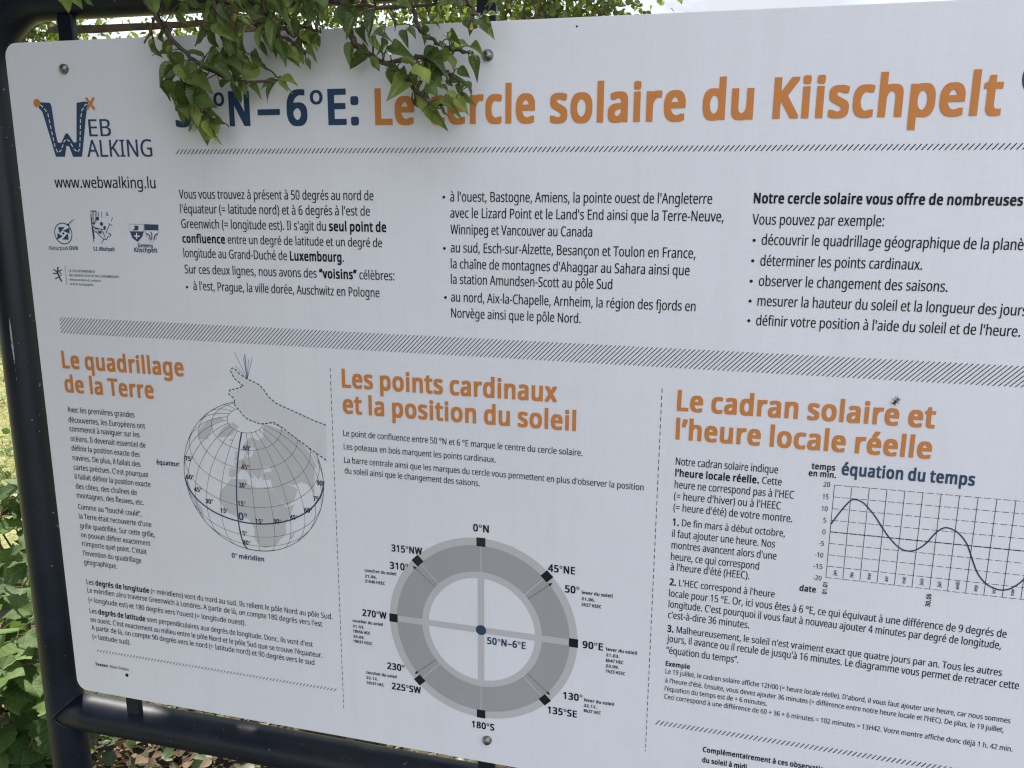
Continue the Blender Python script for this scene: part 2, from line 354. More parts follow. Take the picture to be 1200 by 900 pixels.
DATA = {'lines': [
['title','*50°N*',224,95.8,318.8,37,'navy'],
['title','*–*',328.3,95.8,355.5,37,'navy'],
['title','*6°E:*',363.8,96.1,448.5,37,'navy'],
['title','*Le*',467.1,96.8,511.4,37,'orange'],
['title','*cercle*',527.5,97,640.8,37,'orange'],
['title','*solaire*',656.2,97.3,789.5,37,'orange'],
['title','*du*',805.6,96.5,852.5,37,'orange'],
['title','*Kiischpelt*',870.3,96.2,1063.7,37,'orange'],
['url','www.webwalking.lu',51.1,164.5,191.1,12.6,'ink'],
['logo','EB',107,105.9,137.1,19,'navy'],
['logo','ALKING',101.5,129,190.3,19,'navy'],
['intro','Vous vous trouvez à présent à 50 degrés au nord de',221.3,175.9,462.7,10.1,'ink'],
['intro',"l'équateur (= latitude nord) et à 6 degrés à l'est de",221.3,192.3,458,10.1,'ink'],
['intro',"Greenwich (= longitude est). Il s'agit du *seul point de*",221.3,209.2,476.7,10.1,'ink'],
['intro','*confluence* entre un degré de latitude et un degré de',221.3,225.8,471.3,10.1,'ink'],
['intro','longitude au Grand-Duché de *Luxembourg*.',221.3,242.8,425.2,10.1,'ink'],
['intro','Sur ces deux lignes, nous avons des *“voisins”* célèbres:',221.3,261.5,484.9,10.1,'ink'],
['intro',"à l'est, Prague, la ville dorée, Auschwitz en Pologne",231.1,280.7,466.7,10.1,'ink'],
['neighbours',"à l'ouest, Bastogne, Amiens, la pointe ouest de l'Angleterre",550,176.3,819.5,10.1,'ink'],
['neighbours',"avec le Lizard Point et le Land's End ainsi que la Terre-Neuve,",550,193.1,831.4,10.1,'ink'],
['neighbours','Winnipeg et Vancouver au Canada',550,210.3,702.2,10.1,'ink'],
['neighbours','au sud, Esch-sur-Alzette, Besançon et Toulon en France,',550,229.3,806.3,10.1,'ink'],
['neighbours',"la chaîne de montagnes d'Ahaggar au Sahara ainsi que",550,246.4,801.4,10.1,'ink'],
['neighbours','la station Amundsen-Scott au pôle Sud',550,262.9,724.4,10.1,'ink'],
['neighbours','au nord, Aix-la-Chapelle, Arnheim, la région des fjords en',550,282.1,809.1,10.1,'ink'],
['neighbours','Norvège ainsi que le pôle Nord.',550,299.4,692.5,10.1,'ink'],
['possibilities','*Notre cercle solaire vous offre de nombreuses*',858.5,175.1,1091,10.1,'ink'],
['possibilities','Vous pouvez par exemple:',858.5,195.4,977.2,10.1,'ink'],
['possibilities','découvrir le quadrillage géographique de la planè|te.',868.5,214.7,1096.2,10.1,'ink'],
['possibilities','déterminer les points cardinaux.',868.5,234.8,1014.1,10.1,'ink'],
['possibilities','observer le changement des saisons.',868.5,254.5,1037.9,10.1,'ink'],
['possibilities','mesurer la hauteur du soleil et la longueur des jour|s.',868.5,274.1,1102.3,10.1,'ink'],
['possibilities',"définir votre position à l'aide du soleil et de l'heure.",868.5,293.6,1103.3,10.1,'ink'],
['grid_heading','*Le quadrillage*',33.7,385.3,209.3,22.3,'orange'],
['grid_heading','*de la Terre*',33.7,416.3,164.4,22.3,'orange'],
['grid_text','Avec les premières grandes',33.9,442.9,133.4,7.2,'ink'],
['grid_text','découvertes, les Européens ont',33.9,456.3,147.8,7.2,'ink'],
['grid_text','commencé à naviguer sur les',33.9,468.3,138.3,7.2,'ink'],
['grid_text','océans. Il devenait essentiel de',33.9,481.2,145.7,7.2,'ink'],
['grid_text','définir la position exacte des',33.9,494,135.7,7.2,'ink'],
['grid_text','navires. De plus, il fallait des',33.9,506.9,135.6,7.2,'ink'],
['grid_text',"cartes précises. C'est pourquoi",33.9,519.8,145.6,7.2,'ink'],
['grid_text','il fallait définir la position exacte',33.9,532.5,148.1,7.2,'ink'],
['grid_text','des côtes, des chaînes de',33.9,545.5,126.6,7.2,'ink'],
['grid_text','montagnes, des fleuves, etc.',33.9,558,135.5,7.2,'ink'],
['grid_text','Comme au “touché coulé”,',33.9,573.7,130.5,7.2,'ink'],
['grid_text',"la Terre était recouverte d'une",33.9,586.8,144,7.2,'ink'],
['grid_text','grille quadrillée. Sur cette grille,',33.9,600.1,147.7,7.2,'ink'],
['grid_text','on pouvait définir exactement',33.9,612.9,139.7,7.2,'ink'],
['grid_text',"n'importe quel point. C'était",33.9,625.3,132.9,7.2,'ink'],
['grid_text',"l'invention du quadrillage",33.9,638.6,123.5,7.2,'ink'],
['grid_text','géographique.',33.9,651.2,85.3,7.2,'ink'],
['degree_text','Les *degrés de longitude* (= méridiens) vont du nord au sud. Ils relient le pôle Nord au pôle Sud.',34.3,679.7,393,7.2,'ink'],
['degree_text',"Le méridien zéro traverse Greenwich à Londres. A partir de là, on compte 180 degrés vers l'est",34.3,691.7,378.6,7.2,'ink'],
['degree_text',"(= longitude est) et 180 degrés vers l'ouest (= longitude ouest).",34.3,705.5,271.1,7.2,'ink'],
['degree_text',"Les *degrés de latitude* sont perpendiculaires aux degrés de longitude. Donc, ils vont d'est",34.3,721.4,364.2,7.2,'ink'],
['degree_text',"en ouest. C'est exactement au milieu entre le pôle Nord et le pôle Sud que se trouve l'équateur.",34.3,734.4,376.8,7.2,'ink'],
['degree_text','A partir de là, on compte 90 degrés vers le nord (= latitude nord) et 90 degrés vers le sud',34.3,746.2,365.4,7.2,'ink'],
['degree_text','(= latitude sud).',34.3,759.5,94.4,7.2,'ink'],
['credit','*Textes:* Alain Fettes',34,799.2,87.5,4.6,'ink'],
['cardinal_heading','*Les points cardinaux*',417.4,385.4,668.8,22.3,'orange'],
['cardinal_heading','*et la position du soleil*',417.4,415.9,690.2,22.3,'orange'],
['cardinal_text','Le point de confluence entre 50 °N et 6 °E marque le centre du cercle solaire.',416.6,443.8,698.1,7.2,'ink'],
['cardinal_text','Les poteaux en bois marquent les points cardinaux.',416.6,459.9,600.7,7.2,'ink'],
['cardinal_text',"La barre centrale ainsi que les marques du cercle vous permettent en plus d'observer la position",416.6,476.3,765,7.2,'ink'],
['cardinal_text','du soleil ainsi que le changement des saisons.',416.6,489.4,582.1,7.2,'ink'],
['compass_labels','*0°N*',574.1,543.7,592.9,9,'ink'],
['compass_labels','*315°NW*',473.2,580.3,511.8,9,'ink'],
['compass_labels','*310°*',470.5,602.7,493.9,9,'ink'],
['compass_labels','*45°NE*',662.3,582.1,693.1,9,'ink'],
['compass_labels','*50°*',682,604.9,698.5,9,'ink'],
['compass_labels','*270°W*',433.1,669,464.8,9,'ink'],
['compass_labels','*90°E*',703.7,670.3,727.1,9,'ink'],
['compass_labels','*230°*',463.7,735.3,486.5,9,'ink'],
['compass_labels','*225°SW*',469.1,761.8,507.2,9,'ink'],
['compass_labels','*180°S*',571.7,795.6,599.9,9,'ink'],
['compass_labels','*130°*',682.7,738.2,705.4,9,'ink'],
['compass_labels','*135°SE*',664.7,760.1,699.3,9,'ink'],
['compass_labels','*50°N–6°E*',590.9,682.4,637.3,9,'navy'],
['compass_notes','*coucher du soleil*',438,610.7,478.5,4,'ink'],
['compass_notes','*21.06.*',438,618.1,453.5,3.6,'ink'],
['compass_notes','*21h46 HEEC*',438,624.7,463.7,4,'ink'],
['compass_notes','*lever du soleil*',701.4,604.4,735.9,4,'ink'],
['compass_notes','*21.06.*',701.4,611.9,716.3,3.6,'ink'],
['compass_notes','*5h27 HEEC*',701.4,619,723.8,4,'ink'],
['compass_notes','*coucher du soleil*',419.9,679,459.6,4,'ink'],
['compass_notes','*21.03.*',419.9,686.2,435,3.6,'ink'],
['compass_notes','*18h56 HEC*',419.9,693.1,442.6,4,'ink'],
['compass_notes','*23.09.*',419.9,700,435,3.6,'ink'],
['compass_notes','*19h37 HEEC*',419.9,706.6,445.1,4,'ink'],
['compass_notes','*lever du soleil*',730.9,669.6,765.3,4,'ink'],
['compass_notes','*21.03.*',730.9,676.6,745.8,3.6,'ink'],
['compass_notes','*6h47 HEC*',730.9,683.6,750.7,4,'ink'],
['compass_notes','*23.09.*',730.9,690.2,745.8,3.6,'ink'],
['compass_notes','*7h23 HEEC*',730.9,697,753.2,4,'ink'],
['compass_notes','*coucher du soleil*',435.6,746.4,475.9,4,'ink'],
['compass_notes','*22.12.*',435.6,753.4,451,3.6,'ink'],
['compass_notes','*16h37 HEC*',435.6,760.5,458.7,4,'ink'],
['compass_notes','*lever du soleil*',707.2,737.5,741.7,4,'ink'],
['compass_notes','*22.12.*',707.2,744.4,722.1,3.6,'ink'],
['compass_notes','*8h27 HEC*',707.2,751.3,727.1,4,'ink'],
['globe_labels','*équateur*',159.5,501.2,192.7,6.4,'navy'],
['globe_labels','*0° méridien*',257.8,614.4,303.3,6.4,'navy'],
['globe_labels','*60°*',283.9,472,294.4,6,'ink'],
['globe_labels','*45°*',279.5,496.3,290,6,'ink'],
['globe_labels','*30°*',274.6,520,285.2,6,'ink'],
['globe_labels','*15°*',271.5,543.8,282.2,6,'ink'],
['globe_labels','*15°*',294.5,564.7,305.1,6,'ink'],
['globe_labels','*30°*',318.9,562,329.4,6,'ink'],
['globe_labels','*45°*',341.9,554.3,352.2,6,'ink'],
['globe_labels','*60°*',361.6,543.3,371.8,6,'ink'],
['globe_labels','*75°*',374.2,527.4,384.3,6,'ink'],
['globe_labels','*90°*',379.9,507.2,389.9,6,'ink'],
['globe_labels','*15°*',246.3,555.8,257.1,6,'ink'],
['globe_labels','*30°*',225.8,545.8,236.7,6,'ink'],
['globe_labels','*45°*',210.9,531.9,221.8,6,'ink'],
['globe_labels','*60°*',200.9,516.5,211.9,6,'ink'],
['globe_labels','*75°*',201.5,492.5,212.4,6,'ink'],
['globe_labels','*15°*',270.9,582.8,281.7,6,'ink'],
['globe_labels','*30°*',274.7,594.9,285.5,6,'ink'],
['globe_labels','*0°*',271.3,562.8,283.4,10,'navy'],
['dial_heading','*Le cadran solaire et*',795.7,385.5,1040.6,22.3,'orange'],
['dial_heading','*l’heure locale réelle*',795.7,416.4,1040.6,22.3,'orange'],
['dial_text','Notre cadran solaire indique',797.3,444.8,900.2,8.3,'ink'],
['dial_text','*l’heure locale réelle.* Cette',797.3,457.2,904.7,8.3,'ink'],
['dial_text',"heure ne correspond pas à l'HEC",797.3,470.3,917.5,8.3,'ink'],
['dial_text',"(= heure d'hiver) ou à l'HEEC",797.3,483.1,905.7,8.3,'ink'],
['dial_text',"(= heure d'été) de votre montre.",797.3,495.9,917.9,8.3,'ink'],
['dial_text','*1.* De fin mars à début octobre,',797.3,512.3,911.9,8.3,'ink'],
['dial_text','il faut ajouter une heure. Nos',797.3,525.5,902.8,8.3,'ink'],
['dial_text',"montres avancent alors d'une",797.3,538.6,905.3,8.3,'ink'],
['dial_text','heure, ce qui correspond',797.3,551.9,888.7,8.3,'ink'],
['dial_text',"à l'heure d'été (HEEC).",797.3,563.8,879.6,8.3,'ink'],
['dial_text',"*2.* L'HEC correspond à l'heure",797.3,581.2,906.5,8.3,'ink'],
['dial_text','locale pour 15 °E. Or, ici vous êtes à 6 °E, ce qui équivaut à une différence de 9 degrés de',797.3,594.7,1127.8,8.3,'ink'],
['dial_text',"longitude. C'est pourquoi il vous faut à nouveau ajouter 4 minutes par degré de longitude,",797.3,607.5,1124.4,8.3,'ink'],
['dial_text',"c'est-à-dire 36 minutes.",797.3,620.3,883.2,8.3,'ink'],
['dial_text',"*3.* Malheureusement, le soleil n'est vraiment exact que quatre jours par an. Tous les autres",797.3,636.5,1128.6,8.3,'ink'],
['dial_text',"jours, il avance ou il recule de jusqu'à 16 minutes. Le diagramme vous permet de retracer cette",797.3,648.6,1145.3,8.3,'ink'],
['dial_text','“équation du temps”.',797.3,662.7,874.5,8.3,'ink'],
['example_text','*Exemple*',797.4,677.9,823.8,6,'ink'],
['example_text',"Le 19 juillet, le cadran solaire affiche 12H00 (= heure locale réelle). D'abord, il vous faut ajouter une heure, car nous sommes",797.7,687.3,1142.4,5.8,'ink'],
['example_text',"à l'heure d'été. Ensuite, vous devez ajouter 36 minutes (= différence entre notre heure locale et l'HEC). De plus, le 19 juillet,",797.7,698.5,1137.6,5.8,'ink'],
['example_text',"l'équation du temps est de + 6 minutes.",797.7,708.7,907.4,5.8,'ink'],
['example_text','Ceci correspond à une différence de 60 + 36 + 6 minutes = 102 minutes = 13H42. Votre montre affiche donc déjà 1 h. 42 min.',797.7,718.7,1148.1,5.8,'ink'],
['footnote','*Complémentairement à ces obse|rvations*',843.1,777.2,951.8,6.6,'ink'],
['footnote','*du soleil à midi|*',843.1,790.4,891.5,6.6,'ink'],
['chart_labels','*temps*',932.1,436.7,954.5,6.5,'ink'],
['chart_labels','*en min.*',929.8,444.3,956,6.5,'ink'],
['chart_labels','*équation du temps*',960.7,440.2,1081.7,13,'navy'],
['chart_labels','*date*',930.5,570.1,946.8,6.8,'ink'],
['chart_labels','20',944.7,454.5,951.1,5.2,'ink'],
['chart_labels','15',945.1,467.5,950.7,5.2,'ink'],
['chart_labels','10',945,480.3,950.9,5.2,'ink'],
['chart_labels','5',947.8,492.7,950.7,5.2,'ink'],
['chart_labels','0',947.9,505.3,950.9,5.2,'ink'],
['chart_labels','-5',945.9,517.9,950.4,5.2,'ink'],
['chart_labels','-10',942.5,530.8,950.8,5.2,'ink'],
['chart_labels','-15',942.3,543.4,951,5.2,'ink'],
['chart_labels','-20',943.3,556.2,951.1,5.2,'ink'],
['partner_labels','Naturpark',33.2,238.3,61.3,4.4,'navy'],
['partner_labels','*OUR*',62.5,237.6,75.1,4.4,'navy'],
['partner_labels','*S.I. Kiischpelt*',97,237.9,127.3,4.6,'navy'],
['partner_labels','*Gemeng*',160.1,232.4,180.3,4.4,'navy'],
['partner_labels','*Kiischpelt*',154.5,238.3,186.3,5.4,'navy'],
['partner_labels','LE GOUVERNEMENT',58.4,264.7,96.5,2.9,'navy'],
['partner_labels','DU GRAND-DUCHÉ DE LUXEMBOURG',58.3,270,129.8,2.9,'navy'],
['partner_labels','Administration du cadastre',58.1,275.3,103.4,2.6,'navy'],
['partner_labels','et de la topographie',58,280.5,92.1,2.6,'navy']],
'bul': [[222.7,277.7],[543,171.9],[543,225.4],[543.7,278],[861.4,210.6],[861.3,230.4],[861.2,250.2],[861.4,269.8],[861.5,289.3]],
'shapes': {
'W': [[41.8,66.7],[56.2,67.4],[58.2,70.8],[59.6,99.1],[61.6,112.4],[66.3,113],[73.2,103.3],[75.8,101.8],[78,103.4],[84,112.6],[88.1,112.2],[93.5,68.3],[104.6,67],[109.5,68],[107.1,74.9],[103.8,86.9],[97.3,114.9],[93.7,128.8],[81.2,128.8],[77.1,116.9],[73.5,116.3],[69.7,128.7],[57,128.7],[53.9,115.9],[47.6,89.9],[44.4,77.6],[40.1,73.1]],
'Wdash': [[43,69.5],[47.4,73.2],[52.2,79.7],[54,92.6],[55.7,105.5],[57.6,117.8],[60.9,124],[65.7,121.4],[71.4,110.8],[74.9,108.9],[78.6,110.9],[83.9,120],[88.3,123.6],[91.8,120.3],[94.2,105.9],[97,86.8],[100.3,76.7],[105.7,70.7],[110,69.3]],
'Wx': [[108.1,63.9],[117.1,75.2],[117.5,64],[108,75]],
'Wo': [[38.3,67.5],[42.8,67.6]],
'nat': [[55.9,218.5],[68.4,218.6],[57.4,206.3]],
'natsq': [[50.3,211.7],[57.2,211.9],[51.4,217.1],[57.2,215.3],[64.5,212.5],[64,217.8],[54.9,224.9],[61.3,219.4],[61.8,224.9],[48.2,219.1],[53.6,221.8],[47.2,224.8]],
'natdots': [[64.4,207.9],[67.5,205.2],[70.4,203.4],[72.9,202]],
'si_strokes': [[98,191.4],[106.5,191.4],[100.5,191.9],[98.1,209.9],[102.9,192.3],[100.8,208.2],[105.9,192.3],[104,204.8],[109.5,192.1],[108,200.6],[114,192],[113.2,198.8],[98.2,209.5],[104.2,211.5],[104.2,211.5],[117.1,212.9],[99,213.2],[112.8,223.9],[112.8,223.9],[117.3,224.2],[117.3,224.2],[120.3,219.5],[113,224.3],[109.4,229.4],[99.8,214.9],[99.7,224.1],[128.2,198.2],[126.3,203.2],[123.3,206.2],[116.5,217.9],[120.4,192.5],[122.4,196.2],[122.4,196.2],[118.5,195.4],[121.9,205.3],[127,208.6],[120.6,216.6],[124.2,219.1],[124.2,219.1],[120.6,221.6],[102.8,214.8],[107.5,217.3]],
'si_blobs': [[112,206.3],[115.8,210.4],[109.2,216],[107,200.2],[101.4,205.7]],
'sh1': [[150.1,205.8],[170.6,205.9],[169.7,214.1],[166.7,220.3],[160.2,226.3],[153.7,222.2],[150.8,214.4]],
'sh1d': [[150.5,214.2],[169.7,214.1],[166.9,220.3],[160.2,226.3],[153.7,222.2]],
'sh1x': [[156,219.7],[163.8,219.7],[159.8,215.9],[159.3,223]],
'sh1lion': [[157.2,207.3],[163.5,208],[162,213],[154.2,213.1],[157.9,210.6]],
'sh2': [[171.2,205.8],[190.4,206],[189.2,215.8],[185.9,222.5],[179.7,226.7],[173.5,220.2],[171.1,212.8]],
'sh2d': [[171.2,205.8],[190.4,206],[189.8,212.5],[171,212.6]],
'sh2a': [[172.9,216.5],[177.1,218.5],[177.9,223.4],[179.4,214.3],[180.6,217.6],[179.8,223.4],[188.4,216.2],[184.8,218.4],[182.7,223.3]],
'govlion': [[43,259.2],[41.2,264.9],[35.9,261.6],[39,265.4],[34.6,267.2],[42,267],[48.3,262.5],[42.9,264],[43,271.3],[47.1,267.7],[36.9,273.7],[42.4,271.4],[46.4,276.9],[44.1,270.4]],
'govline': [[53.4,256.7],[53.3,280.6]],
'hand': [[394.9,432.5],[382.9,429.1],[373.2,425.8],[353.6,418.6],[340.5,414.2],[330.7,410.3],[322.6,404],[316.4,395.7],[311.7,390.5],[303.4,386.6],[295.1,383.8],[285.3,378.2],[279.5,372.6],[275.5,371.6],[273.5,375.2],[278,384.2],[289.4,392.5],[282.4,395.5],[270.8,398.7],[269,403.5],[276.2,409.3],[276.3,417.2],[282.1,423.1],[288.5,430.5],[293.5,433.3],[308.7,437.6],[319,436.1],[325.9,434],[332.5,436.7],[339,440.9],[358.5,453.5],[377.9,466],[394,475.6]],
'feather': [[295.1,383.8],[280.3,352.3],[295.1,383.8],[293.8,354],[295.1,383.8],[291.8,357.8],[295.1,383.8],[303.7,357.1],[294.5,383.8],[280.8,368.5],[295.1,383.8],[298.5,359.9]],
'ring': [[283.1,488.7]],
'chart_v': [[955.2,451.9],[971.7,451.6],[987.7,451.4],[1003.9,451.4],[1020.1,451.4],[1036.9,451.6],[1053.4,451.9],[1069.8,452.2],[1086,452.1],[1102.6,452.3],[1119.1,452.5]]},
'leaves': [
[0.2591,-0.0534,1.6423,0.2504,-0.0683,1.6387,0.4,0.33],
[0.2689,-0.0574,1.628,0.255,-0.0734,1.6146,0.6,0.25],
[0.2628,-0.0453,1.6238,0.2316,-0.0358,1.6014,0.75,0.2],
[0.2424,-0.0258,1.6478,0.2557,-0.0208,1.6219,0.45,0.5],
[0.2735,-0.0541,1.6148,0.262,-0.056,1.5866,0.8,0.35],
[0.2803,-0.0514,1.62,0.3147,-0.0643,1.6,0.5,0.45],
[0.2895,-0.0598,1.5994,0.3183,-0.0714,1.5851,0.5,0.2],
[0.2657,-0.0196,1.5872,0.242,-0.0127,1.5692,0.6,0.5],
[0.279,-0.0255,1.5838,0.2754,-0.0195,1.5503,0.5,0.6],
[0.2912,-0.0555,1.6065,0.2864,-0.0642,1.5863,0.6,0.3],
[0.2807,-0.0343,1.5953,0.2923,-0.0303,1.5779,0.5,0.3],
[0.2609,-0.0231,1.6144,0.2671,-0.0147,1.593,0.6,0.15],
[0.2766,-0.0608,1.6306,0.2868,-0.0606,1.6094,0.6,0.6],
[0.2882,-0.0321,1.6419,0.2625,-0.0349,1.6458,0.28,0.4],
[0.3039,-0.0563,1.6321,0.3342,-0.0601,1.6183,0.6,0.35],
[0.3067,-0.0606,1.6306,0.2898,-0.0506,1.619,0.6,0.4],
[0.2941,-0.0226,1.6534,0.2958,-0.0242,1.636,0.5,0.5],
[0.3309,-0.0503,1.6196,0.3198,-0.041,1.6033,0.6,0.4],
[0.3248,-0.037,1.6113,0.3211,-0.0285,1.5916,0.7,0.2],
[0.3327,-0.0234,1.6127,0.3489,-0.0262,1.6016,0.5,0.7],
[0.3053,-0.0447,1.6728,0.2804,-0.0447,1.653,0.6,0.2],
[0.3194,-0.0439,1.655,0.3518,-0.057,1.6322,0.32,0.8],
[0.3307,-0.05,1.6724,0.333,-0.0437,1.6521,0.5,0.3],
[0.3596,-0.0629,1.6641,0.3558,-0.0795,1.6392,0.5,0.3],
[0.3506,-0.0343,1.6463,0.3589,-0.0439,1.623,0.5,0.4],
[0.3731,-0.0388,1.6158,0.3591,-0.0427,1.6064,0.55,0.3],
[0.3843,-0.0482,1.6143,0.3945,-0.0363,1.6021,0.45,0.75],
[0.3904,-0.0554,1.6157,0.4111,-0.061,1.6056,0.45,0.7],
[0.3873,-0.0551,1.6142,0.3956,-0.0541,1.601,0.5,0.8],
[0.3865,-0.0515,1.653,0.3985,-0.0588,1.6224,0.4,0.3],
[0.3918,-0.0284,1.6524,0.4112,-0.0368,1.6406,0.55,0.45],
[0.4067,-0.0376,1.6561,0.4147,-0.0285,1.6442,0.7,0.35],
[0.4201,-0.0601,1.6448,0.4396,-0.0762,1.6252,0.3,0.3],
[0.4171,-0.0538,1.6331,0.4204,-0.0488,1.6207,0.5,0.35],
[0.3951,-0.0348,1.6472,0.4088,-0.0457,1.6312,0.5,0.8],
[0.3933,-0.0488,1.6475,0.4117,-0.0615,1.6305,0.5,0.7],
[0.3943,-0.0425,1.6436,0.4065,-0.0592,1.6262,0.45,0.5],
[0.3724,-0.0308,1.6478,0.3686,-0.022,1.6366,0.35,0.2],
[0.3467,-0.0182,1.6574,0.3513,-0.0142,1.6408,0.4,0.4],
[0.3599,-0.018,1.6637,0.3728,-0.0354,1.6437,0.6,0.3],
[0.3456,-0.0508,1.6407,0.3528,-0.0399,1.6271,0.5,0.3],
[0.3011,-0.027,1.613,0.3174,-0.0327,1.6162,0.5,0.3],
[0.3108,-0.0188,1.6483,0.3005,-0.0182,1.6271,0.6,0.15],
[0.3273,-0.0249,1.6383,0.3234,-0.0341,1.6159,0.6,0.2],
[0.3285,-0.0556,1.6339,0.3501,-0.0603,1.6203,0.6,0.3],
[0.3218,-0.0583,1.6403,0.3093,-0.0649,1.6266,0.5,0.25],
[0.4685,-0.0179,1.6407,0.4509,-0.0259,1.6261,0.55,0.25],
[0.4928,-0.0645,1.6307,0.5041,-0.0812,1.6164,0.35,0.4],
[0.4917,-0.0567,1.6522,0.5106,-0.0512,1.6477,0.5,0.35],
[0.4902,-0.0472,1.6523,0.4965,-0.0565,1.6349,0.4,0.4],
[0.502,-0.0602,1.6473,0.4976,-0.0488,1.6344,0.4,0.3],
[0.5013,-0.0442,1.6429,0.5169,-0.056,1.6397,0.5,0.2],
[0.5113,-0.0621,1.6351,0.5387,-0.0784,1.6272,0.5,0.3],
[0.5204,-0.0567,1.6255,0.5379,-0.0544,1.6245,0.45,0.85],
[0.5374,-0.0577,1.6233,0.5547,-0.0744,1.6075,0.6,0.95],
[0.54,-0.041,1.6311,0.5647,-0.0515,1.6187,0.55,0.2],
[0.5325,-0.0161,1.6316,0.5448,-0.0304,1.6148,0.5,0.15],
[0.5516,-0.0391,1.6231,0.5558,-0.0339,1.6125,0.5,0.2],
[0.5243,-0.0449,1.612,0.5313,-0.0333,1.6019,0.6,0.5],
[0.5006,-0.0416,1.6226,0.5175,-0.0523,1.6183,0.5,0.4],
[0.5136,-0.0449,1.6202,0.5273,-0.0618,1.6098,0.5,0.3],
[0.548,-0.0444,1.6106,0.5605,-0.0549,1.6004,0.6,0.4],
[0.5194,-0.0214,1.6018,0.5295,-0.0145,1.5916,0.6,0.3],
[0.5391,-0.0406,1.5848,0.5648,-0.0576,1.593,0.42,0.85],
[0.5621,-0.0525,1.5896,0.5795,-0.0633,1.5758,0.4,0.6],
[0.5751,-0.0548,1.5915,0.5906,-0.0659,1.5746,0.4,0.7],
[0.5696,-0.0224,1.5933,0.5864,-0.0361,1.5884,0.5,0.6],
[0.5621,-0.0625,1.5824,0.5629,-0.0526,1.5745,0.5,0.3],
[0.5318,-0.0373,1.5974,0.5428,-0.0256,1.5944,0.6,0.3],
[0.5614,-0.0453,1.5967,0.5786,-0.0362,1.5909,0.4,0.85],
[0.5445,-0.033,1.5903,0.5486,-0.0272,1.5802,0.5,0.4],
[0.56,-0.0285,1.5921,0.5645,-0.0317,1.5787,0.4,0.4],
[0.5477,-0.0604,1.6048,0.5622,-0.0721,1.5923,0.6,0.35],
[0.5471,-0.0222,1.6077,0.5575,-0.0132,1.5986,0.5,0.5],
[0.5218,-0.0197,1.6217,0.5155,-0.0276,1.6094,0.6,0.2],
[0.533,-0.0328,1.6108,0.5242,-0.0268,1.5995,0.6,0.25],
[0.5153,-0.0335,1.6168,0.5226,-0.0271,1.6061,0.6,0.2],
[0.5727,-0.0391,1.6209,0.5826,-0.0375,1.6122,0.65,0.35],
[0.562,-0.0314,1.6086,0.5777,-0.0413,1.6094,0.6,0.3],
[0.5697,-0.0198,1.6098,0.5671,-0.0091,1.5989,0.5,0.3],
[0.5851,-0.0614,1.6045,0.5934,-0.0502,1.5939,0.4,0.3],
[0.5538,-0.0179,1.6145,0.5585,-0.0158,1.6049,0.5,0.3],
[0.5527,-0.0628,1.6466,0.5415,-0.0538,1.6431,0.5,0.3],
[0.5684,-0.0587,1.6505,0.5662,-0.0477,1.6432,0.5,0.3],
[0.5601,-0.0323,1.6498,0.5768,-0.0485,1.6419,0.5,0.25],
[0.571,-0.0568,1.637,0.5826,-0.0557,1.6383,0.6,0.3],
[0.5731,-0.0371,1.6477,0.5838,-0.0327,1.6418,0.5,0.7],
[0.5787,-0.0196,1.6441,0.5962,-0.031,1.6339,0.5,0.65],
[0.5914,-0.0648,1.632,0.5951,-0.0552,1.6219,0.4,0.5],
[0.5963,-0.0644,1.6304,0.6004,-0.0561,1.6239,0.4,0.5],
[0.5744,-0.0593,1.635,0.5705,-0.053,1.6291,0.5,0.3],
[0.5545,-0.0266,1.643,0.5542,-0.0183,1.6379,0.5,0.3],
[0.575,-0.038,1.6382,0.5766,-0.0297,1.6331,0.4,0.35],
[0.5593,-0.0551,1.6438,0.5628,-0.053,1.6371,0.5,0.2],
[0.5864,-0.0488,1.6666,0.5758,-0.04,1.6541,0.5,0.3],
[0.5847,-0.0271,1.6692,0.5815,-0.0309,1.6523,0.55,0.25],
[0.5962,-0.0392,1.668,0.6089,-0.0564,1.6463,0.5,0.2],
[0.6076,-0.0633,1.663,0.6232,-0.0635,1.6623,0.55,0.4],
[0.572,-0.041,1.6748,0.5788,-0.0331,1.6668,0.5,0.2],
[0.5915,-0.0352,1.6705,0.5831,-0.049,1.6607,0.5,0.25],
[0.5464,-0.0472,1.664,0.5575,-0.0422,1.6599,0.5,0.3],
[0.5194,-0.0394,1.6572,0.5244,-0.0571,1.6409,0.45,0.2],
[0.5026,-0.024,1.6717,0.5014,-0.0171,1.6601,0.6,0.2],
[0.5315,-0.0608,1.6576,0.5388,-0.0625,1.6456,0.5,0.2],
[0.539,-0.0463,1.6614,0.5393,-0.0407,1.6484,0.5,0.25],
[0.5024,-0.0498,1.6623,0.5014,-0.0607,1.648,0.6,0.25],
[0.4788,-0.0412,1.6632,0.4641,-0.0302,1.6512,0.6,0.3],
[0.4742,-0.0603,1.6677,0.4724,-0.0749,1.6498,0.55,0.25],
[0.269,-0.0346,1.6155,0.248,-0.026,1.578,0.75,0.25],
[0.2641,-0.0399,1.6115,0.2698,-0.0449,1.5762,0.7,0.4],
[0.2674,-0.023,1.6046,0.2567,-0.0177,1.5732,0.65,0.3],
[0.2727,-0.0617,1.613,0.2604,-0.0533,1.5903,0.7,0.3],
[0.2974,-0.0554,1.6098,0.2975,-0.0643,1.5852,0.6,0.45],
[0.2568,-0.024,1.5968,0.2509,-0.0293,1.5715,0.5,0.55],
[0.2676,-0.0259,1.6209,0.285,-0.0389,1.5965,0.6,0.5],
[0.1095,-0.0222,1.7105,0.1251,-0.0349,1.6907,0.5,0.6],
[0.1532,-0.0577,1.7012,0.1641,-0.0609,1.6883,0.5,0.5],
[0.1595,-0.0484,1.7045,0.1682,-0.0502,1.6927,0.5,0.4],
[0.4151,-0.0207,1.6775,0.4068,-0.0174,1.662,0.5,0.2],
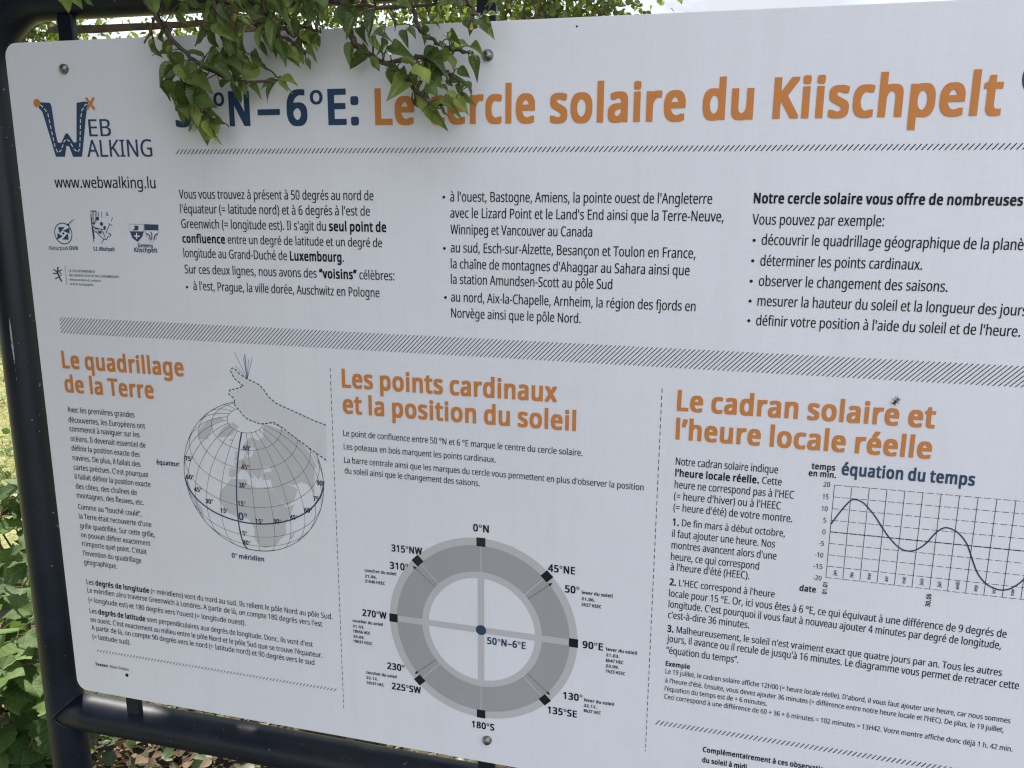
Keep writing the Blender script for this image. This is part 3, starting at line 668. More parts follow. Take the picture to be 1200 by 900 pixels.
[0.4586,-0.0647,1.6737,0.4683,-0.0734,1.6549,0.55,0.25],
[0.3985,-0.0383,1.675,0.404,-0.0417,1.6531,0.5,0.2],
[0.4082,-0.0299,1.6721,0.4111,-0.0334,1.655,0.4,0.3],
[0.2664,-0.07,1.718,0.274,-0.0864,1.6989,0.6465,0.6],
[0.4682,-0.0633,1.6951,0.4769,-0.0553,1.6832,0.5956,0.5],
[0.4373,-0.0592,1.6947,0.4487,-0.0642,1.6798,0.4905,0.6],
[0.3986,-0.07,1.6855,0.3958,-0.0642,1.673,0.4713,0.3],
[0.4103,-0.0608,1.6846,0.4025,-0.0698,1.6693,0.4824,0.3],
[0.2038,-0.0031,1.7455,0.1885,0.0075,1.7308,0.6074,0.3],
[0.2861,-0.07,1.6956,0.3075,-0.0736,1.6833,0.5901,0.1],
[0.4579,-0.0513,1.7113,0.4606,-0.0513,1.6964,0.5651,0.6],
[0.4316,0.0079,1.7053,0.4395,0.0019,1.6922,0.5567,0.4],
[0.3471,-0.0698,1.6807,0.3373,-0.0609,1.6718,0.5029,0.1],
[0.3626,-0.07,1.693,0.3534,-0.0588,1.6838,0.407,0.5],
[0.4623,-0.0093,1.6909,0.4762,-0.0128,1.6785,0.4781,0.1],
[0.3617,0.0138,1.7201,0.3764,0.0007,1.7,0.4173,0.2],
[0.4435,-0.07,1.6894,0.4537,-0.0806,1.6745,0.6398,0.3],
[0.4326,-0.0653,1.7101,0.4269,-0.0566,1.7017,0.6197,0.6],
[0.3922,-0.0137,1.7015,0.3974,-0.0149,1.6866,0.6382,0.6],
[0.4037,-0.0391,1.696,0.4175,-0.0458,1.6868,0.6111,0.4],
[0.2345,0.0034,1.6959,0.2472,-0.0048,1.6805,0.5343,0.3],
[0.3451,-0.07,1.7009,0.3431,-0.0845,1.6926,0.64,0.2],
[0.3825,-0.0361,1.7274,0.3766,-0.0276,1.7189,0.4022,0.6],
[0.3178,0.0001,1.7004,0.3078,-0.0003,1.6862,0.4841,0.2],
[0.2233,-0.0002,1.7219,0.2456,-0.0058,1.7069,0.4763,0.6],
[0.4072,-0.025,1.6946,0.4105,-0.0328,1.6771,0.5478,0.4],
[0.4105,0.0171,1.6998,0.4055,0.0002,1.6819,0.6208,0.6],
[0.3057,-0.0345,1.7077,0.2911,-0.0346,1.703,0.4108,0.5],
[0.2754,-0.0164,1.7281,0.292,-0.0309,1.7154,0.5954,0.2],
[0.4493,0.0145,1.7004,0.4496,0.0233,1.6856,0.5558,0.5],
[0.4527,0.0068,1.7341,0.454,0.0113,1.7202,0.4533,0.2],
[0.4201,-0.0095,1.7197,0.4253,-0.0016,1.7142,0.5031,0.1],
[0.3161,-0.0614,1.6904,0.3154,-0.0729,1.6734,0.5761,0.4],
[0.3629,-0.0615,1.7011,0.3539,-0.0609,1.6862,0.6375,0.4],
[0.2774,-0.0189,1.7106,0.2796,-0.0177,1.7013,0.4659,0.3],
[0.3734,-0.0197,1.7162,0.3536,-0.011,1.7081,0.5753,0.3],
[0.3742,-0.07,1.7149,0.3887,-0.0807,1.7021,0.5139,0.2],
[0.4569,-0.07,1.7114,0.4474,-0.0626,1.7012,0.5652,0.6],
[0.2553,-0.0188,1.7003,0.2652,-0.0289,1.6884,0.5917,0.2],
[0.3958,-0.07,1.6879,0.4071,-0.0816,1.6702,0.6466,0.2],
[0.4588,-0.0192,1.6877,0.4821,-0.0294,1.6782,0.6447,0.1],
[0.4577,-0.0345,1.6966,0.4794,-0.0362,1.6901,0.4981,0.5],
[0.3377,-0.07,1.6849,0.3443,-0.0773,1.6676,0.5896,0.1],
[0.2865,-0.015,1.719,0.2636,-0.0047,1.7104,0.4959,0.5],
[0.2955,-0.07,1.7073,0.3245,-0.0791,1.6969,0.4532,0.1],
[0.4202,-0.07,1.7051,0.4376,-0.0581,1.7046,0.6001,0.4],
[0.4024,-0.07,1.7016,0.4051,-0.0645,1.6951,0.5745,0.4],
[0.4301,-0.07,1.7006,0.4249,-0.0677,1.6886,0.6237,0.4],
[0.2188,-0.013,1.711,0.228,-0.0304,1.6954,0.4832,0.1],
[0.3203,-0.0112,1.6943,0.3217,-0.013,1.6828,0.4714,0.4],
[0.2863,0.015,1.705,0.2799,0.0251,1.6888,0.6092,0.6],
[0.2933,-0.0407,1.7145,0.3021,-0.0338,1.7074,0.6157,0.2],
[0.2244,-0.0147,1.7183,0.2292,-0.0148,1.7074,0.4397,0.5],
[0.2581,-0.07,1.6978,0.2661,-0.0827,1.6781,0.5962,0.5],
[0.3897,-0.0433,1.7138,0.4019,-0.0528,1.6959,0.4702,0.6],
[0.3963,-0.0276,1.6886,0.3872,-0.0181,1.6783,0.4007,0.5],
[0.3368,-0.066,1.7135,0.341,-0.0586,1.7021,0.6002,0.1],
[0.447,0.0066,1.6992,0.4366,0.0173,1.6847,0.6496,0.1],
[0.3485,-0.0199,1.7061,0.3352,-0.019,1.7017,0.5308,0.3],
[0.325,0.0158,1.7134,0.3305,0.0133,1.6995,0.4339,0.1],
[0.3483,-0.0231,1.698,0.3624,-0.0389,1.6845,0.5463,0.5],
[0.4439,0.0156,1.7303,0.4513,0.0022,1.7141,0.4761,0.3],
[0.2818,0.0198,1.7216,0.3027,0.0192,1.7082,0.5131,0.4],
[0.1893,0.0146,1.7292,0.1853,0.0102,1.7136,0.5434,0.5],
[0.2967,-0.0153,1.7216,0.3019,-0.0173,1.7092,0.475,0.3],
[0.3767,-0.0235,1.7175,0.3823,-0.0357,1.7047,0.4583,0.3],
[0.3114,0.0041,1.6879,0.3292,-0.0139,1.6727,0.5303,0.1],
[0.3862,-0.0241,1.7072,0.3822,-0.0136,1.6922,0.4984,0.2],
[0.3563,-0.07,1.696,0.3624,-0.0879,1.6809,0.4109,0.2],
[0.4578,0.0054,1.7152,0.4691,-0.0086,1.6947,0.4858,0.3],
[0.2836,0.0124,1.7401,0.3012,0.0074,1.7296,0.4536,0.3],
[0.4298,-0.07,1.7017,0.4324,-0.0842,1.6888,0.4068,0.3],
[0.3274,-0.0197,1.7166,0.318,-0.011,1.7019,0.5018,0.4],
[0.3109,-0.0147,1.6878,0.2942,-0.0197,1.6758,0.645,0.1],
[0.4234,-0.0658,1.6831,0.4164,-0.0738,1.6708,0.5554,0.4],
[0.2536,-0.07,1.6959,0.2661,-0.0725,1.6867,0.4461,0.4],
[0.4408,0.0039,1.7155,0.4623,-0.0138,1.7008,0.5665,0.4],
[0.4214,-0.07,1.6871,0.436,-0.0718,1.6807,0.4353,0.3],
[0.4504,-0.005,1.6925,0.4446,0.0061,1.6772,0.521,0.5],
[0.4485,-0.0109,1.6989,0.4588,-0.0089,1.6856,0.5967,0.1],
[0.2627,0.0015,1.7094,0.2585,-0.0027,1.6982,0.5617,0.2],
[0.3823,-0.0019,1.7114,0.3803,0.0052,1.7017,0.485,0.3],
[0.3921,-0.07,1.706,0.3912,-0.0659,1.6979,0.4159,0.4],
[0.2871,-0.0384,1.708,0.3067,-0.0507,1.6975,0.4491,0.2],
[0.4645,-0.0307,1.7041,0.468,-0.0275,1.6937,0.4663,0.4],
[0.4369,0.0081,1.721,0.4498,-0.0082,1.7062,0.424,0.3],
[0.4337,-0.0535,1.7184,0.4488,-0.0694,1.7007,0.4127,0.6],
[0.4295,-0.0121,1.704,0.4182,-0.0147,1.6911,0.606,0.6],
[0.3255,-0.0453,1.6928,0.333,-0.0374,1.6877,0.4087,0.6],
[0.356,-0.0315,1.6858,0.3713,-0.0415,1.6743,0.56,0.3],
[0.384,-0.0026,1.7217,0.3825,-0.0159,1.7046,0.5964,0.6],
[0.4402,-0.07,1.6792,0.426,-0.0638,1.6717,0.5359,0.6],
[0.3898,-0.07,1.7161,0.3992,-0.0742,1.7012,0.6028,0.1],
[0.2415,-0.0302,1.7178,0.2558,-0.0401,1.7,0.4469,0.3],
[0.4456,-0.0117,1.7302,0.4317,-0.0116,1.7228,0.5497,0.2],
[0.4215,-0.0599,1.6814,0.4332,-0.077,1.6653,0.4612,0.2],
[0.2695,-0.0268,1.6974,0.2843,-0.0204,1.6937,0.5324,0.2],
[0.3547,-0.0033,1.7145,0.3607,-0.0068,1.6958,0.6471,0.1],
[0.2941,-0.0396,1.7265,0.3097,-0.0429,1.7137,0.5871,0.5],
[0.478,-0.054,1.7151,0.4857,-0.0454,1.7061,0.5528,0.2],
[0.4068,-0.0521,1.7032,0.4092,-0.0651,1.6917,0.455,0.2],
[0.3296,-0.0116,1.7009,0.3353,-0.0124,1.6879,0.5739,0.1],
[0.426,-0.0408,1.7017,0.4252,-0.0511,1.6852,0.6093,0.5],
[0.4398,-0.07,1.6859,0.4426,-0.0749,1.6705,0.5048,0.3],
[0.2943,0.0186,1.7448,0.291,0.0236,1.7299,0.4345,0.4],
[0.4257,-0.07,1.6802,0.4383,-0.0693,1.668,0.4257,0.2],
[0.3757,-0.07,1.6817,0.3735,-0.0675,1.673,0.5679,0.5],
[0.3168,-0.07,1.6858,0.3118,-0.0603,1.6756,0.5248,0.1],
[0.4644,-0.0239,1.6918,0.4714,-0.0341,1.6784,0.5129,0.1],
[0.4293,-0.0687,1.6889,0.4312,-0.0764,1.6786,0.4853,0.3],
[0.3694,-0.0311,1.7209,0.3845,-0.0461,1.7016,0.5408,0.2],
[0.4386,-0.0244,1.7162,0.4374,-0.0251,1.704,0.5946,0.5],
[0.4442,0.005,1.7054,0.4491,0.0073,1.693,0.4435,0.3],
[0.2235,-0.0152,1.716,0.2413,-0.0172,1.7058,0.4479,0.6],
[0.4399,-0.0609,1.7085,0.4507,-0.0602,1.6986,0.531,0.1],
[0.2875,0.0131,1.6979,0.2987,0.0077,1.6823,0.5496,0.3],
[0.3598,-0.07,1.6885,0.3599,-0.0763,1.6746,0.5469,0.4],
[0.3194,-0.07,1.7078,0.3115,-0.0732,1.6967,0.4536,0.4],
[0.2809,-0.0605,1.7149,0.2638,-0.0561,1.7054,0.4371,0.4],
[0.272,-0.057,1.6984,0.2642,-0.0583,1.684,0.5869,0.1],
[0.3871,-0.07,1.6966,0.3833,-0.0656,1.6854,0.5523,0.4],
[0.295,-0.0221,1.6897,0.2917,-0.0229,1.6718,0.5161,0.6],
[0.4686,-0.0511,1.7106,0.4913,-0.0527,1.7028,0.5097,0.6],
[0.2726,0.008,1.6932,0.2689,0.0108,1.681,0.5261,0.2],
[0.4326,0.0196,1.7023,0.457,0.0067,1.688,0.41,0.5],
[0.2226,-0.0013,1.7345,0.229,-0.0165,1.7159,0.5328,0.6],
[0.2813,-0.0684,1.7192,0.2947,-0.0598,1.7095,0.4178,0.5],
[0.2348,-0.04,1.7032,0.2323,-0.0285,1.6929,0.5853,0.1],
[0.3759,-0.0359,1.6785,0.3727,-0.0406,1.6635,0.4144,0.1],
[0.2912,-0.0353,1.7335,0.2901,-0.0254,1.7253,0.5485,0.6],
[0.3706,-0.043,1.6865,0.3684,-0.0352,1.6786,0.5038,0.5],
[0.4323,-0.0657,1.7053,0.4235,-0.0578,1.6939,0.4418,0.5],
[0.3138,-0.0355,1.6945,0.3093,-0.0278,1.6846,0.6469,0.2],
[0.2742,-0.07,1.7187,0.3004,-0.0845,1.7059,0.5465,0.1],
[0.3867,0.0064,1.709,0.3832,0.0005,1.692,0.4192,0.4],
[0.2687,-0.068,1.6925,0.2889,-0.0633,1.6946,0.4424,0.1],
[0.3005,-0.049,1.7142,0.31,-0.0375,1.7058,0.5407,0.1],
[0.4371,-0.0246,1.706,0.4199,-0.019,1.7032,0.4967,0.4],
[0.3659,-0.0673,1.6762,0.3753,-0.0607,1.6704,0.4889,0.2],
[0.2569,-0.0029,1.7126,0.261,-0.0139,1.6994,0.4921,0.2],
[0.4267,0.0197,1.738,0.4419,0.0033,1.7244,0.5586,0.5],
[0.3711,-0.0087,1.715,0.3678,-0.0019,1.7072,0.5561,0.2],
[0.4908,-0.07,1.7115,0.5005,-0.0641,1.7045,0.441,0.2],
[0.508,-0.0139,1.7252,0.5078,-0.0147,1.7091,0.5275,0.3],
[0.5247,-0.064,1.6835,0.533,-0.0692,1.6721,0.61,0.4],
[0.6212,-0.0673,1.6971,0.6247,-0.0798,1.6854,0.4987,0.6],
[0.5766,-0.028,1.6888,0.5804,-0.0191,1.678,0.6209,0.5],
[0.4675,-0.0121,1.7177,0.4782,-0.0098,1.7028,0.4559,0.4],
[0.6069,-0.0285,1.702,0.6128,-0.0201,1.6941,0.5091,0.6],
[0.5748,-0.0607,1.6756,0.5683,-0.0748,1.6707,0.5233,0.3],
[0.5509,-0.0036,1.7177,0.5519,-0.01,1.7045,0.5365,0.2],
[0.4843,-0.0111,1.7204,0.501,-0.0235,1.7115,0.4674,0.4],
[0.6027,-0.07,1.7073,0.6072,-0.0661,1.7,0.4235,0.4],
[0.4957,-0.0146,1.715,0.4817,-0.0067,1.7079,0.6325,0.6],
[0.4925,-0.07,1.6942,0.4805,-0.058,1.6875,0.5025,0.4],
[0.5649,-0.01,1.6991,0.5651,0.0009,1.691,0.6006,0.3],
[0.568,-0.07,1.7054,0.5719,-0.0727,1.6907,0.6168,0.3],
[0.5614,-0.0468,1.6865,0.5576,-0.0445,1.6728,0.5662,0.4],
[0.527,-0.0201,1.6897,0.5209,-0.0177,1.6798,0.4808,0.4],
[0.5289,-0.0096,1.6983,0.5357,-0.0259,1.6827,0.5873,0.3],
[0.5394,-0.0406,1.6936,0.5342,-0.0388,1.6861,0.5983,0.4],
[0.5823,-0.018,1.715,0.5901,-0.0125,1.7028,0.5049,0.2],
[0.541,-0.0189,1.6965,0.5489,-0.0221,1.6798,0.637,0.5],
[0.5476,-0.07,1.6962,0.5408,-0.0833,1.6819,0.5667,0.1],
[0.5433,0.0071,1.7021,0.5534,0.005,1.6858,0.4123,0.4],
[0.5763,-0.0366,1.7043,0.5881,-0.0361,1.6985,0.5689,0.4],
[0.6066,-0.0012,1.6949,0.5991,0.0065,1.6813,0.5314,0.2],
[0.569,-0.0642,1.6986,0.5594,-0.0522,1.6938,0.4734,0.5],
[0.5665,-0.07,1.6739,0.5661,-0.0705,1.6647,0.4062,0.2],
[0.5187,-0.07,1.6943,0.5203,-0.0705,1.6839,0.6412,0.5],
[0.5676,-0.07,1.7016,0.5766,-0.0784,1.6877,0.5255,0.6],
[0.5509,-0.0184,1.7215,0.5449,-0.0077,1.7147,0.4408,0.3],
[0.5403,-0.0235,1.7044,0.5347,-0.0352,1.6896,0.524,0.3],
[0.497,-0.0066,1.7216,0.5051,-0.0233,1.7036,0.6046,0.1],
[0.5603,-0.0154,1.6922,0.5674,-0.0143,1.6784,0.4727,0.3],
[0.5478,-0.0208,1.6856,0.5489,-0.0199,1.6705,0.4484,0.6],
[0.5876,-0.0082,1.714,0.5878,-0.0048,1.6985,0.4138,0.2],
[0.5455,-0.07,1.7065,0.5501,-0.0822,1.6913,0.4795,0.2],
[0.5683,-0.0663,1.6926,0.5882,-0.0694,1.6868,0.4038,0.4],
[0.4566,0.0105,1.7189,0.4736,0.0075,1.7166,0.432,0.6],
[0.5491,-0.0368,1.6844,0.5571,-0.0487,1.6698,0.5126,0.4],
[0.4936,-0.0563,1.691,0.4892,-0.0482,1.6802,0.5291,0.1],
[0.6076,-0.0242,1.7071,0.6167,-0.0343,1.6956,0.61,0.3],
[0.5163,-0.0482,1.6952,0.5021,-0.0439,1.6856,0.4528,0.2],
[0.5818,-0.07,1.6874,0.5877,-0.0841,1.6699,0.4357,0.2],
[0.5501,-0.0078,1.7196,0.5403,-0.0004,1.714,0.5472,0.2],
[0.5798,-0.0559,1.7118,0.5772,-0.0704,1.6993,0.4646,0.5],
[0.6152,-0.0431,1.6851,0.6003,-0.04,1.6768,0.4177,0.5],
[0.3937,-0.07,1.6637,0.3947,-0.0827,1.6413,0.5446,0.4],
[0.3285,-0.0661,1.6662,0.3481,-0.083,1.6494,0.4439,0.55],
[0.341,-0.0577,1.6696,0.3474,-0.0712,1.648,0.6,0.2],
[0.3477,-0.0598,1.6744,0.3447,-0.0684,1.6592,0.4274,0.2],
[0.3448,-0.0533,1.679,0.3605,-0.054,1.6648,0.5135,0.3],
[0.3026,-0.056,1.6708,0.3098,-0.0461,1.6591,0.5886,0.2],
[0.3146,-0.0451,1.6772,0.3208,-0.0437,1.658,0.5202,0.3],
[0.3381,-0.0699,1.6579,0.3404,-0.0755,1.6401,0.5731,0.3],
[0.3349,-0.052,1.6812,0.3406,-0.0599,1.6635,0.4363,0.2],
[0.3876,-0.07,1.6772,0.417,-0.084,1.6682,0.4612,0.4],
[0.3662,-0.0399,1.6643,0.3753,-0.0498,1.6421,0.4029,0.55],
[0.3245,-0.07,1.6615,0.3193,-0.0587,1.6417,0.4108,0.1],
[0.3727,-0.0575,1.6632,0.3755,-0.0742,1.6413,0.4873,0.55],
[0.3574,-0.0697,1.6566,0.3497,-0.0594,1.6366,0.512,0.3]],
'twigs': [
[[[0.2134,-0.03,1.7518],[0.2219,-0.034,1.7002],[0.2378,-0.038,1.6818],[0.2463,-0.042,1.674]],3,0],
[[[0.2376,-0.03,1.6765],[0.2463,-0.032,1.6639],[0.2671,-0.034,1.6457],[0.2898,-0.036,1.6294],[0.313,-0.038,1.62],[0.342,-0.04,1.6139],[0.3788,-0.042,1.6144]],2.2,0],
[[[0.2441,-0.03,1.678],[0.2471,-0.032,1.6613],[0.248,-0.034,1.6429],[0.2564,-0.036,1.6269],[0.2651,-0.038,1.6143],[0.2775,-0.04,1.5965],[0.29,-0.042,1.5805]],1.6,0],
[[[0.2299,-0.03,1.6837],[0.2279,-0.036,1.6707],[0.2225,-0.042,1.6554]],1.5,1],
[[[0.2232,-0.03,1.6702],[0.2345,-0.042,1.6601]],1,1],
[[[0.2845,-0.03,1.7393],[0.3076,-0.0337,1.6797],[0.3155,-0.0375,1.6579],[0.3243,-0.0412,1.6361],[0.3295,-0.045,1.6187]],2.4,0],
[[[0.3543,-0.03,1.7433],[0.3622,-0.033,1.6857],[0.377,-0.036,1.6583],[0.3976,-0.039,1.6505],[0.411,-0.042,1.6382]],2.2,0],
[[[0.2745,-0.03,1.5941],[0.2897,-0.034,1.5794],[0.3054,-0.038,1.5745],[0.3179,-0.042,1.5688]],1.1,1],
[[[0.3524,-0.03,1.6368],[0.3623,-0.036,1.6273],[0.3809,-0.042,1.616]],1.2,0],
[[[0.4441,-0.03,1.7379],[0.45,-0.0313,1.6821],[0.4553,-0.0327,1.6592],[0.4657,-0.034,1.6449],[0.4772,-0.0353,1.6379],[0.4986,-0.0367,1.6265],[0.5161,-0.038,1.613],[0.529,-0.0393,1.6005],[0.5428,-0.0407,1.5888],[0.5602,-0.042,1.5875]],3.2,0],
[[[0.4958,-0.03,1.6292],[0.5159,-0.032,1.6315],[0.5312,-0.034,1.6339],[0.5479,-0.036,1.6268],[0.5609,-0.038,1.6182],[0.572,-0.04,1.6113],[0.5822,-0.042,1.603]],2,0],
[[[0.5118,-0.03,1.7262],[0.5242,-0.0324,1.6786],[0.5319,-0.0348,1.6575],[0.5503,-0.0372,1.6454],[0.5669,-0.0396,1.639],[0.5867,-0.042,1.6341]],2.2,0],
[[[0.5729,-0.03,1.7227],[0.5809,-0.034,1.6834],[0.589,-0.038,1.6685],[0.6004,-0.042,1.6658]],2,0],
[[[0.3793,-0.03,1.6732],[0.4111,-0.036,1.6652],[0.429,-0.042,1.6586]],1.6,1],
[[[0.371,-0.03,1.6981],[0.4296,-0.033,1.6907],[0.4633,-0.036,1.6822],[0.5144,-0.039,1.6793],[0.5507,-0.042,1.6794]],2.6,0],
[[[0.3399,-0.03,1.674],[0.3824,-0.036,1.668],[0.3995,-0.042,1.6549]],2,0]]}
TWIGS = DATA['twigs']; HLEAVES = DATA['leaves']
# the long branch that carries the hanging twigs
br = MB(); bpts = [fork, (-.40, 1.25, 2.46), (-.05, .80, 2.38), (.16, .35, 2.18), (.20, .05, 2.02), (.28, -.07, 1.90), (.42, -.08, 1.84)]
br.tube(bpts, [.04, .034, .028, .022, .016, .011, .006], 9)
branch = br.build('branch', M['bark'], tree, True)
tw = MB(); allp = []
for pts, r, red in TWIGS:
    P_ = [np.array(p) for p in pts]; fine = []
    for i in range(len(P_)-1):
        for k in range(4):
            t = k/4; fine.append(P_[i]*(1-t)+P_[i+1]*t+rng.normal(size=3)*.0009)
    fine.append(P_[-1]); n = len(fine)
    if P_[0][2] > 1.735: # reaches up to the branch
        q = min(bpts[3:], key=lambda b: np.linalg.norm(np.asarray(b)-P_[0])); fine = [np.asarray(q), (np.asarray(q)*.45+P_[0]*.55)+np.array([0, -.01, .01])]+fine
    n = len(fine)
    tw.tube(fine, [r*.001*(1.15-.65*i/n)*(1+.18*rng.random()) for i in range(n)], 7, 1 if red else 0)
    allp += [f for f in fine]
allp = np.array(allp)
HL = Leaves(blade(14, 3, .035, .34, .5), blade(14, 3, .04, .12, .25), blade(14, 3, .03, .55, .75), blade(14, 3, .05, .25, -.15))
extra = []
for i in range(75):           # small young leaves along the hanging twigs
    p = allp[int(rng.integers(len(allp)))]
    if p[2] > 1.80: continue
    d = np.array((rng.normal()*.7, rng.normal()*.35-.1, -.75+rng.normal()*.45)); d /= np.linalg.norm(d); l = rng.uniform(.010, .026); b = p+d*.004
    extra.append([*b, *(b+d*l), rng.uniform(.5, .8), float(np.clip(rng.normal()*.25+.5, 0, .95))])
HLEAVES = HLEAVES+extra
for bi, (bx, by, bz, tx, ty, tz, w, tint) in enumerate(HLEAVES):
    b = np.array((bx, by, bz)); e = np.array((tx, ty, tz)); d = e-b; ln = np.linalg.norm(d)
    fl = .45 if bi < 120 else .8
    nrm = np.array((rng.normal()*fl, -.9, .7+rng.normal()*fl*.6))
    L_ = ln*(rng.uniform(.90, 1.03) if bi < 122 else rng.uniform(1.0, 1.18))
    if bi > 122 and ln < .02 and rng.random() < .06: tint = 1.0
    HL.put(b, d+np.array([0, 0, .10*ln]), nrm, L_, w*(rng.uniform(.85, 1.08) if bi < 120 else rng.uniform(.72, .98)), tint)
    k = np.argmin(np.linalg.norm(allp-b, axis=1)); dist = np.linalg.norm(allp[k]-b)
    if dist < .045: tw.tube([allp[k], (allp[k]+b)/2+np.array([0, -.001, .0015]), b], [.0007, .0006, .0005], 5, 0)
tw.build('twig', [M['twig'], M['red_twig']], branch, True)
HL.build('foliage', M['leaf'], branch)

# trees beyond the lawn
def far_tree(loc, h, rad, zc, n, label, size=.085, tint=(.25, .95), lean=0):
    t = thing('broadleaf_tree', (loc[0], loc[1], 0), label, 'tree', 'trees beyond the lawn')
    mb = MB(); pts = limb_mesh(mb, (loc[0], loc[1], -.1), (loc[0]+lean, loc[1], zc), .14, .07, .04, 8, 10); mb.build('trunk', M['bark'], t, True)
    cl = []; mb = MB()
    for k in range(n):
        v = rand_dir(.1); r = rad*rng.uniform(.35, 1)
        c = np.array((loc[0]+lean, loc[1], zc))+v*r*np.array([1, 1, (h-zc)/rad])
        if k % 3 == 0: limb_mesh(mb, pts[5+k % 4], c, .035, .008, .08, 5, 6)
        cl.append(c)
    mb.build('limb', M['bark'], t, True)
    crown('crown', t, cl, 80, size, .26, M['crown_leaf'], tint)
far_tree((-9.4, 8.8), 6.2, 1.9, 3.7, 190, 'sunlit tree seen in the gap between the frame corner and the left bracket')
far_tree((-5.9, 10.6), 6.0, 1.7, 3.6, 110, 'sunlit tree showing above the panel just right of the left bracket')
far_tree((-3.1, 11.0), 6.2, 1.7, 3.7, 115, 'yellow green tree showing through the middle of the hanging leaves')
far_tree((-1.42, 9.0), 5.4, .98, 3.5, 90, 'bright green tree at the right end of the foliage, beside the open sky', .08, (.35, 1.0))

# the far wood that closes the lawn
W = Leaves(TPL_FAR)
for k in range(150):
    x = -75+k+rng.normal()*.6; y = 44+rng.normal()*3; h = rng.uniform(4.2, 7.2)
    for _ in range(85):
        v = rand_dir(); r = rng.uniform(.6, 1)**.5; W.put((x+v[0]*r*2.0, y+v[1]*r*2.0, max(.1, h*.5+v[2]*r*h*.5)), rand_dir(-.4), rand_dir(.8), rng.uniform(.4, .8), .8, float(rng.uniform(0, .6)))
tag(W.build('distant_wood', M['crown_leaf']), kind='stuff')

# shrubs by the left post
TPL_BROAD = blade(10, 4, .07, .14, .22, 'broad')
def shrub(loc, stems, h, spread, label, size, tint):
    s = thing('shrub', (loc[0], loc[1], 0), label, 'shrub', 'leafy shrubs beside the left post')
    st = MB(); L = Leaves(TPL_BROAD)
    for k in range(stems):
        a = rng.uniform(0, 6.28); rr = spread*rng.uniform(.25, 1); hh = h*rng.uniform(.55, 1.1)
        b = np.array((loc[0]+rng.normal()*.04, loc[1]+rng.normal()*.04, -.02)); e = np.array((loc[0]+math.cos(a)*rr, loc[1]+math.sin(a)*rr, hh))
        pts = limb_mesh(st, b, e, .0045, .0018, .12, 8, 6)
        for q in range(2, 9):
            for _ in range(2):
                o = np.array((math.cos(rng.uniform(0, 6.28)), math.sin(rng.uniform(0, 6.28)), rng.uniform(-.25, .35))); o /= np.linalg.norm(o)
                p = np.asarray(pts[q]); pb = p+o*rng.uniform(.02, .045); st.tube([p, pb], [.0012, .0008], 4)
                L.put(pb, o+np.array([0, 0, -.35]), np.array((rng.normal()*.3, -.35+rng.normal()*.3, 1)), size*rng.uniform(.65, 1.25), rng.uniform(.85, 1.1), float(np.clip(rng.uniform(*tint), 0, 1)))
    st.build('stem', M['red_twig'], s, True); L.build('foliage', M['shrub_leaf'], s)
shrub((-.86, .62), 8, .42, .27, 'low shrub with the largest broad leaves, at the foot of the left post', .088, (.3, 1))
shrub((-1.25, 1.10), 9, .55, .38, 'taller leafy shrub behind the foot of the left post, second from the post', .078, (.2, .9))
shrub((-1.75, 1.75), 12, .46, .42, 'leafy shrub farthest behind the post, in front of the sunny lawn', .078, (.2, .9))

# leaf litter, ground cover, grass
def scatter(n, reg, tpl, z, size, mat, name, tint, tilt, wid=(.6, .95)):
    L = Leaves(tpl)
    for _ in range(n):
        x, y = reg()
        d = np.array((rng.normal(), rng.normal(), rng.normal()*tilt)); L.put((x, y, z*rng.uniform(.15, 1)), d, np.array((rng.normal()*tilt, rng.normal()*tilt, 1)), size*rng.uniform(.5, 1.4), rng.uniform(*wid), float(rng.uniform(*tint)))
    return tag(L.build(name, mat), kind='stuff')
def near_reg():
    return rng.uniform(-1.7, 1.7), abs(rng.normal())*.55+.05
scatter(9000, near_reg, TPL_FAR, .03, .040, M['dead_leaf'], 'leaf_litter', (0, 1), .45)
scatter(4200, near_reg, TPL_FAR, .09, .032, M['cover_leaf'], 'ground_cover', (0, 1), .4, (.8, 1.1))
def lawn_reg():
    y = rng.uniform(1.4, 7); return -.6-1.1*(y+.87)*rng.uniform(.55, 1.12), y
GB = (np.array([(-.5, 0, 0), (.5, 0, 0), (.35, .55, -.06), (-.35, .55, -.06), (.05, 1, -.3), (-.05, 1, -.3)]), [[0, 1, 2, 3], [3, 2, 4, 5]], np.zeros((6, 2)))
def patch(x, y): return math.sin(x*5.1+1.3*math.sin(y*3.7))*.5+math.sin(y*6.3+2.1*math.sin(x*4.2)+1)*.5+.5*math.sin(x*13+y*9)
weeds = Leaves(TPL_FAR)
for _ in range(1500):
    x, y = lawn_reg()
    if patch(x, y) < .1+rng.normal()*.25: weeds.put((x, y, rng.uniform(.01, .09)), np.array((rng.normal(), rng.normal(), rng.normal()*.4)), np.array((rng.normal()*.5, rng.normal()*.5, 1)), rng.uniform(.03, .075), rng.uniform(.6, .95), float(rng.uniform(.3, 1)))
tag(weeds.build('lawn_weeds', M['shrub_leaf']), kind='stuff')
L = Leaves(GB)
for _ in range(16000):
    x, y = lawn_reg(); d = np.array((rng.normal()*.5, rng.normal()*.5, 1)); L.put((x, y, -.003), d, rand_dir(), rng.uniform(.03, .085), .07, float(np.clip(rng.normal()*.22+.62+.36*patch(x, y), 0, 1)))
tag(L.build('grass', M['grass']), kind='stuff')

